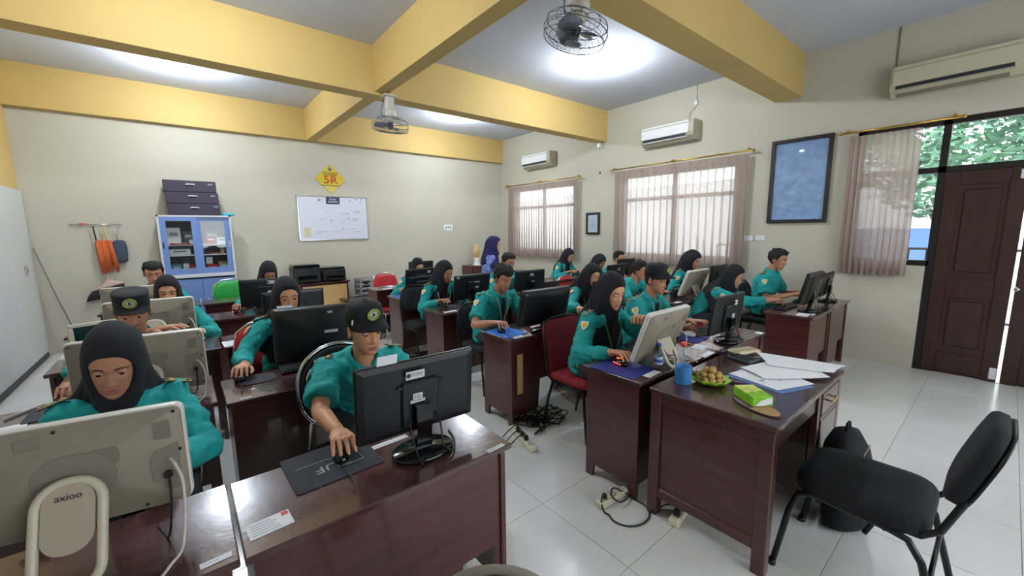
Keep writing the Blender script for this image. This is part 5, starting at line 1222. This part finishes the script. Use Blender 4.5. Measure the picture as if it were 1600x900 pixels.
    if sleeve=='short' or kind!='hijab':
        # collar
        cl=MB(); CM=basis(Rr,fw,spu,N+O)
        rr=[]
        for rad,z in((.058,-.005),(.060,.032),(.064,.040),(.078,.018),(.088,-.014),(.084,-.016)):
            rr.append([CM@V((sc*rad*sin(q)*1.04,sc*rad*cos(q)*-1.0+.004,sc*(z-(.055*max(0,abs(q)/2.75-.45)**1.3)))) for q in[-2.72+5.44*i/30 for i in range(31)]])
        cl.loft(rr,closed=False,caps=False); o=cl.build('collar',Mt[shirt],t); s_=o.modifiers.new('s','SOLIDIFY'); s_.thickness=.003
    # shoulder boards
    if shirt=='teal_shirt':
        for s,(S,E,W,hd,hk) in arms.items():
            n0=spine(.97)+Rr*s*.075*sc; n1=S+Rr*s*.045; ax=(n1-n0).normalized(); nz=(up-ax*ax.dot(up)).normalized(); ay=nz.cross(ax)
            P=basis(ax,ay,nz,n0.lerp(n1,.66)+nz*(.050*sc)+O)
            b=MB().box((0,0,0),(.095,.042,.005),M=P,bev=.002); e_=b.build('epaulette',Mt['cap_black'],t)
            if hero or kind!='hijab' or fem:
                g=MB()
                for yy in(-.0195,.0195): g.box((0,yy,.0032),(.09,.0028,.0022),M=P)
                g.box((.044,0,.0032),(.0028,.04,.0022),M=P); g.lathe([(0,.002),(.010,.002),(.010,.0045),(0,.005)],12,M=P@T(-.022,0,0))
                for q in range(4): g.box((.008+.011*(q%2)+.006*(q//2),-.008+.016*(q//2),.0034),(.009,.009,.003),M=P)
                g.build('gold_trim',Mt['gold'],e_)
        S,E,W,hd,hk=arms[1]; ax=(S-E).normalized(); out=(Rr*.9+F*.42).normalized(); out=(out-ax*out.dot(ax)).normalized(); ay=ax.cross(out)
        P=basis(ay,ax,out,S.lerp(E,.30)+out*(.0735*sc)+O)
        if badge=='shield':
            bo=MB().prism([(-.027,.03),(.027,.03),(.027,.0),(.012,-.03),(0,-.04),(-.012,-.03),(-.027,.0)],.0025,P).build('badge',Mt['badge_white'],t)
            MB().prism([(-.016,.012),(.018,.022),(.014,-.006),(0,-.03),(-.012,-.012)],.0015,P@T(0,0,.0025)).build('badge_crest',Mt['badge_yellow'],bo)
        else:
            bo=MB().prism([(.032*cos(q),.030+.014*sin(q)) for q in[pi*i/10 for i in range(11)]]+[(-.03,.02),(.03,.02)][::1],.0025,P).build('badge',Mt['badge_white'],t)
            MB().prism([(-.025,.015),(.025,.015),(0,-.035)],.0025,P).build('badge_crest',Mt['badge_green'],bo)
    if lan:
        CB=basis(Rr,fw,spu,N+O); y0=.185 if kind=='hijab' else .145
        pl=[(-.088,.090,-.05),(-.076,.132,-.11),(-.042,y0-.018,-.20),(0,y0-.005,-.31)] if kind=='hijab' else [(-.055,.05,.0),(-.055,.105,-.06),(-.03,y0-.005,-.16),(0,y0,-.27)]
        la=MB(); la.tube([CB@(V(p)*sc) for p in pl],.0035,6,flat=1.8); la.tube([CB@(V((-p[0],p[1],p[2]))*sc) for p in pl],.0035,6,flat=1.8)
        lo_=la.build('lanyard',Mt['lanyard_green' if lan=='g' else 'lanyard_pale'],t); e=pl[-1]
        MB().box((0,e[1]+.004,e[2]-.055),(.06,.003,.085),M=CB,bev=.001).box((0,e[1]+.002,e[2]-.006),(.01,.006,.018),M=CB).build('id_card',Mt['card_white'],lo_)
    if tie: 
        CB=basis(Rr,fw,spu,N+O); MB().loft([[CB@V((w_*sx,yy+.002*sy,z)) for sx,sy in((-1,-1),(1,-1),(1,1),(-1,1))] for w_,yy,z in((.018,.085,-.02),(.014,.105,-.045),(.022,.125,-.12),(.028,.137,-.22),(.03,.14,-.30),(.004,.14,-.335))],smooth=False).build('tie',Mt['cap_black'],t)
    if glasses:
        g=MB()
        for s in(-1,1): g.tube([HL@V((s*.033+.023*cos(q),.094-.02*abs(.023*cos(q)*s+.0)*0,-.002+.017*sin(q))) for q in[2*pi*i/20 for i in range(21)]],.0014,5,caps=False); g.tube([HL@V((s*.056,.093,.003)),HL@V((s*.072,.06,.004)),HL@V((s*.074,-.01,.0))],.0013,5)
        g.tube([HL@V((-.010,.097,.004)),HL@V((0,.100,.006)),HL@V((.010,.097,.004))],.0014,5); g.build('eyeglasses',Mt['spec_metal'],t)
    return t,hip
def finish_people():
    apply_pending()
    for body,arms,HM,base,hero in PJ:
        me=body.data; vs=[tuple(v.co) for v in me.vertices]; fs=[tuple(p.vertices) for p in me.polygons]; mi=[0]*len(fs)
        def add(v2,f2,m2,M):
            k=len(vs); vs.extend(tuple(M@V(p)) for p in v2); fs.extend(tuple(i+k for i in f) for f in f2); mi.extend(m2)
        O=Matrix.Translation(-base); add(HEAD.v,HEAD.f,HEAD.mi,O@HM)
        for s,(S,E,W,hd,hk) in arms.items():
            hv,hf,tips=HANDS[hk]
            fd=(W-E).normalized()
            Y=(hd*.8+fd*.35).normalized() if abs(hd.z)<.5 else fd; Zu=V((0,0,1)) if abs(Y.z)<.8 else V((0,-1,0)); Zu=(Zu-Y*Zu.dot(Y)).normalized(); X=Y.cross(Zu)
            M=O@basis(X,Y,Zu,W)@Matrix.Diagonal((1 if s>0 else -1,1,1,1))
            if s<0: hf=[f[::-1] for f in hf]
            add(hv,hf,[0]*len(hf),M)
            if hero:
                for tp,pv in tips:
                    d=(V(tp)-V(pv)).normalized(); q=MB().ell((0,0,0),(.0048,.0062,.0022),8,5)
                    nz=V((0,0,1)); nz=(nz-d*nz.dot(d)).normalized(); add(q.v,q.f,[2]*len(q.f),M@basis(d.cross(nz),d,nz,V(tp)+nz*.0056+d*.002))
        n=bpy.data.meshes.new('body'); n.from_pydata(vs,[],fs); n.update()
        for m in me.materials: n.materials.append(m)
        n.polygons.foreach_set('material_index',mi); n.polygons.foreach_set('use_smooth',[True]*len(fs)); body.data=n
def seat(hip,style,sm,bm,fm,label,bh=.88,dy=.03):
    return chair(hip.x,hip.y+dy,0,style,sm,bm,fm,label,bh=bh)
t,h=person("girl in a black hijab in the left foreground, looking down at a cream computer",(-.249,2.05,1.11),(-.42,1.74,.78),(-.13,1.72,.78),skin='skin_b',pitch=20,roll=-4,hyaw=4,hero=True,lan='g',sc=1.02,lean=.05)
seat(h,'oval','black_fabric','black_fabric','chrome','black chair hidden behind the foreground hijab girl',.84,0)
t,h=person("boy in a black baseball cap with his hand on a mouse, foreground centre",(.70,1.97,1.113),(.405,1.565,.775),(.80,1.62,.775),kind='cap',sleeve='short',skin='skin_c',pitch=10,hyaw=-6,roll=3,hero=True,badge='arc',lan=False,sc=1.03)
chair(.62,2.06,0,'arch','black_fabric','black_fabric','chrome','black round-backed chair with a chrome rim behind the foreground boy',bh=1.0)
t,h=person('boy in a flat-topped black cap, face bowed over a cream computer at the left',(-.264,3.25,1.129),(-.53,2.97,.79),(-.06,2.86,1.07),kind='patrol',sleeve='short',skin='skin_b',pitch=15,lan=False,badge='shield',hero=True,lhand_dir=(1,-.35,0))
seat(h,'oval','black_fabric','black_fabric','steel_dark','chair hidden behind the flat-capped boy',.8)
t,h=person('girl in a black hijab with only her eyes above the thick black monitor, second row',(.556,3.15,1.157),(.195,2.815,.775),(.75,2.83,.775),skin='skin_c',pitch=8,hero=True,lan=False)
seat(h+V((-.10,.0,0)),'oval','red_fabric','red_bright','chrome','pink-red chair back edge with white rim behind the second-row girl',.9)
t,h=person('girl in a black hijab peering over a cream computer in front of the blue cabinet',(-.124,4.40,1.123),(-.35,4.15,.78),(.06,4.12,.78),skin='skin_c',pitch=8,lan=False)
t,h=person("bowed girl in a black hijab behind the monitor with two white labels",(.802,5.60,1.09),(.41,5.315,.775),(.90,5.36,.775),skin='skin_b',pitch=32,lan=False)
t,h=person("boy with thick black hair, half hidden, in front of the blue cabinet's left",(-.251,5.65,1.189),(-.55,5.35,.775),(-.1,5.36,.775),kind='peci',sleeve='short',skin='skin_b',pitch=12,lan=False)
t,h=person("girl in a black hijab using a red-lit mouse, her other hand raised",(2.39,1.72,1.144),(2.105,1.49,.775),(2.47,1.60,.95),skin='skin_c',pitch=16,hyaw=12,hero=True,lan='g',lhk='fist',lhand_dir=(-1,-.1,0),sc=1.0)
seat(h,'flat','red_fabric','red_fabric','steel_dark','dark red chair with a slotted back under the girl with the red mouse',.90,.05)
t,h=person('boy in a black peaked cap beside the girl with the red mouse, looking right',(3.205,1.85,1.16),(3.12,1.575,.775),(3.42,1.60,.775),kind='cap',sleeve='short',skin='skin_b',pitch=8,lan='p',tie=True)
seat(h,'oval','black_fabric','black_fabric','steel_dark','black chair behind the peaked-cap boy at the right',.88)
t,h=person('girl in a black hijab reaching for a mouse on the right front pair of desks',(4.867,1.88,1.037),(4.97,1.52,.775),(5.05,1.56,.775),skin='skin_a',pitch=18,lan='g')
seat(h,'oval','red_fabric','steel_dark','steel_dark','chair with a bright red seat under the girl at the right front pair',.86)
t,h=person('bareheaded boy with short black hair sitting nearest the door, hand by the keyboard',(5.747,1.72,1.197),(5.60,1.50,.775),(5.86,1.50,.775),kind='hair',sleeve='short',skin='skin_b',pitch=16,lan=False,sc=1.05)
seat(h,'oval','black_fabric','grey_fabric','steel_dark','grey mesh chair of the boy nearest the door',.9)
t,h=person('boy with a thick black fringe at the bright blue mouse mat beside the aisle',(2.357,2.95,1.135),(2.05,2.69,.775),(2.48,2.74,.775),kind='peci',sleeve='short',skin='skin_b',pitch=24,hero=True,lan='p',tie=True,sc=1.03)
seat(h,'oval','black_fabric','black_fabric','steel_dark','black chair behind the boy at the bright blue mat',.84)
t,h=person('girl in a black hijab with tilted head right behind the dark red chair',(3.592,2.90,1.072),(3.05,2.66,.775),(3.6,2.72,.775),skin='skin_c',pitch=14,roll=-10,hyaw=8,lan='g')
seat(h,'oval','black_fabric','black_fabric','steel_dark','black chair of the girl with the tilted head',.8)
t,h=person('dark-haired boy in teal short sleeves, half turned away, between the capped boy and the window',(4.557,2.90,1.065),(4.45,2.69,.775),(4.7,2.69,.775),kind='hair',sleeve='short',skin='skin_b',pitch=18,hyaw=-20,lan=False)
seat(h,'flat','red_fabric','red_fabric','steel_dark','dark red chair behind the half-turned boy',.84)
t,h=person('girl in a purplish black hijab by the middle window, behind the tilted cream computer',(5.56,2.72,1.138),(5.35,2.63,.775),(5.65,2.63,.775),skin='skin_a',pitch=22,lan='p')
seat(h,'oval','black_fabric','black_fabric','steel_dark','black chair of the girl by the middle window',.92)
t,h=person('girl in a black hijab with a long pale lanyard at the central aisle desk',(2.455,4.20,1.096),(2.255,4.01,.775),(2.58,4.03,.775),skin='skin_b',pitch=20,hyaw=-12,lan='p')
seat(h+V((-.12,0,0)),'oval','black_fabric','black_fabric','steel_dark','black chair behind the girl with the long lanyard',.9)
t,h=person('boy whose black hair shows just behind the head of the boy at the blue mat',(3.467,4.25,1.161),(3.3,4.02,.775),(3.6,4.02,.775),kind='hair',sleeve='short',skin='skin_b',pitch=16,lan=False)
t,h=person('girl in a black hijab bent forward, beside the black monitor with a square sticker',(5.233,4.10,1.04),(5.05,3.98,.775),(5.35,3.98,.775),skin='skin_b',pitch=28,lan=False)
seat(h+V((-.05,.06,0)),'oval','red_fabric','red_bright','chrome','red chair with a white rim behind the bent girl',.80)
t,h=person('boy with glasses and short hair in dark green light, in front of the middle window',(5.819,4.13,1.11),(5.65,4.0,.775),(5.92,4.0,.775),kind='hair',sleeve='short',skin='skin_c',pitch=4,glasses=True,lan=False)
t,h=person("girl in a black hijab at the far aisle desk with a blue mat",(2.654,5.35,1.074),(2.285,5.195,.775),(2.72,5.2,.775),skin='skin_c',pitch=14,lan=False)
seat(h+V((-.22,.08,0)),'oval','red_fabric','red_bright','chrome','red chair with a pale rim beside the girl at the far aisle desk',.74)
t,h=person('girl in a black hijab sitting upright below the far window',(5.78,5.28,1.08),(5.65,5.15,.775),(5.9,5.15,.775),skin='skin_c',pitch=24,lan='p')
t,h=person('woman standing at the back in a violet hijab and blue patterned blouse',(4.13,5.40,1.37),None,None,kind='hijab',sleeve='long',skin='skin_c',yaw=48,pitch=6,stand=True,shirt='batik',hij='hijab_purple',lan=False)
chair(2.75,6.72,0,'oval','red_fabric','red_bright','chrome','empty red chair in front of the back wall, right of the crate',bh=.87)
chair(.50,6.72,0,'oval','green_plastic','green_plastic','chrome','empty green chair in front of the blue cabinet',bh=.95)
chair(4.45,5.55,0,'flat','black_fabric','black_fabric','steel_dark','empty black chair with a slotted back, right of the standing woman',bh=.86)
chair(.375,.545,-.68,'arch','grey_fabric','grey_fabric','vent_grey','grey chair whose rounded back just enters the bottom edge of the photo',bh=.742)
finish_people()
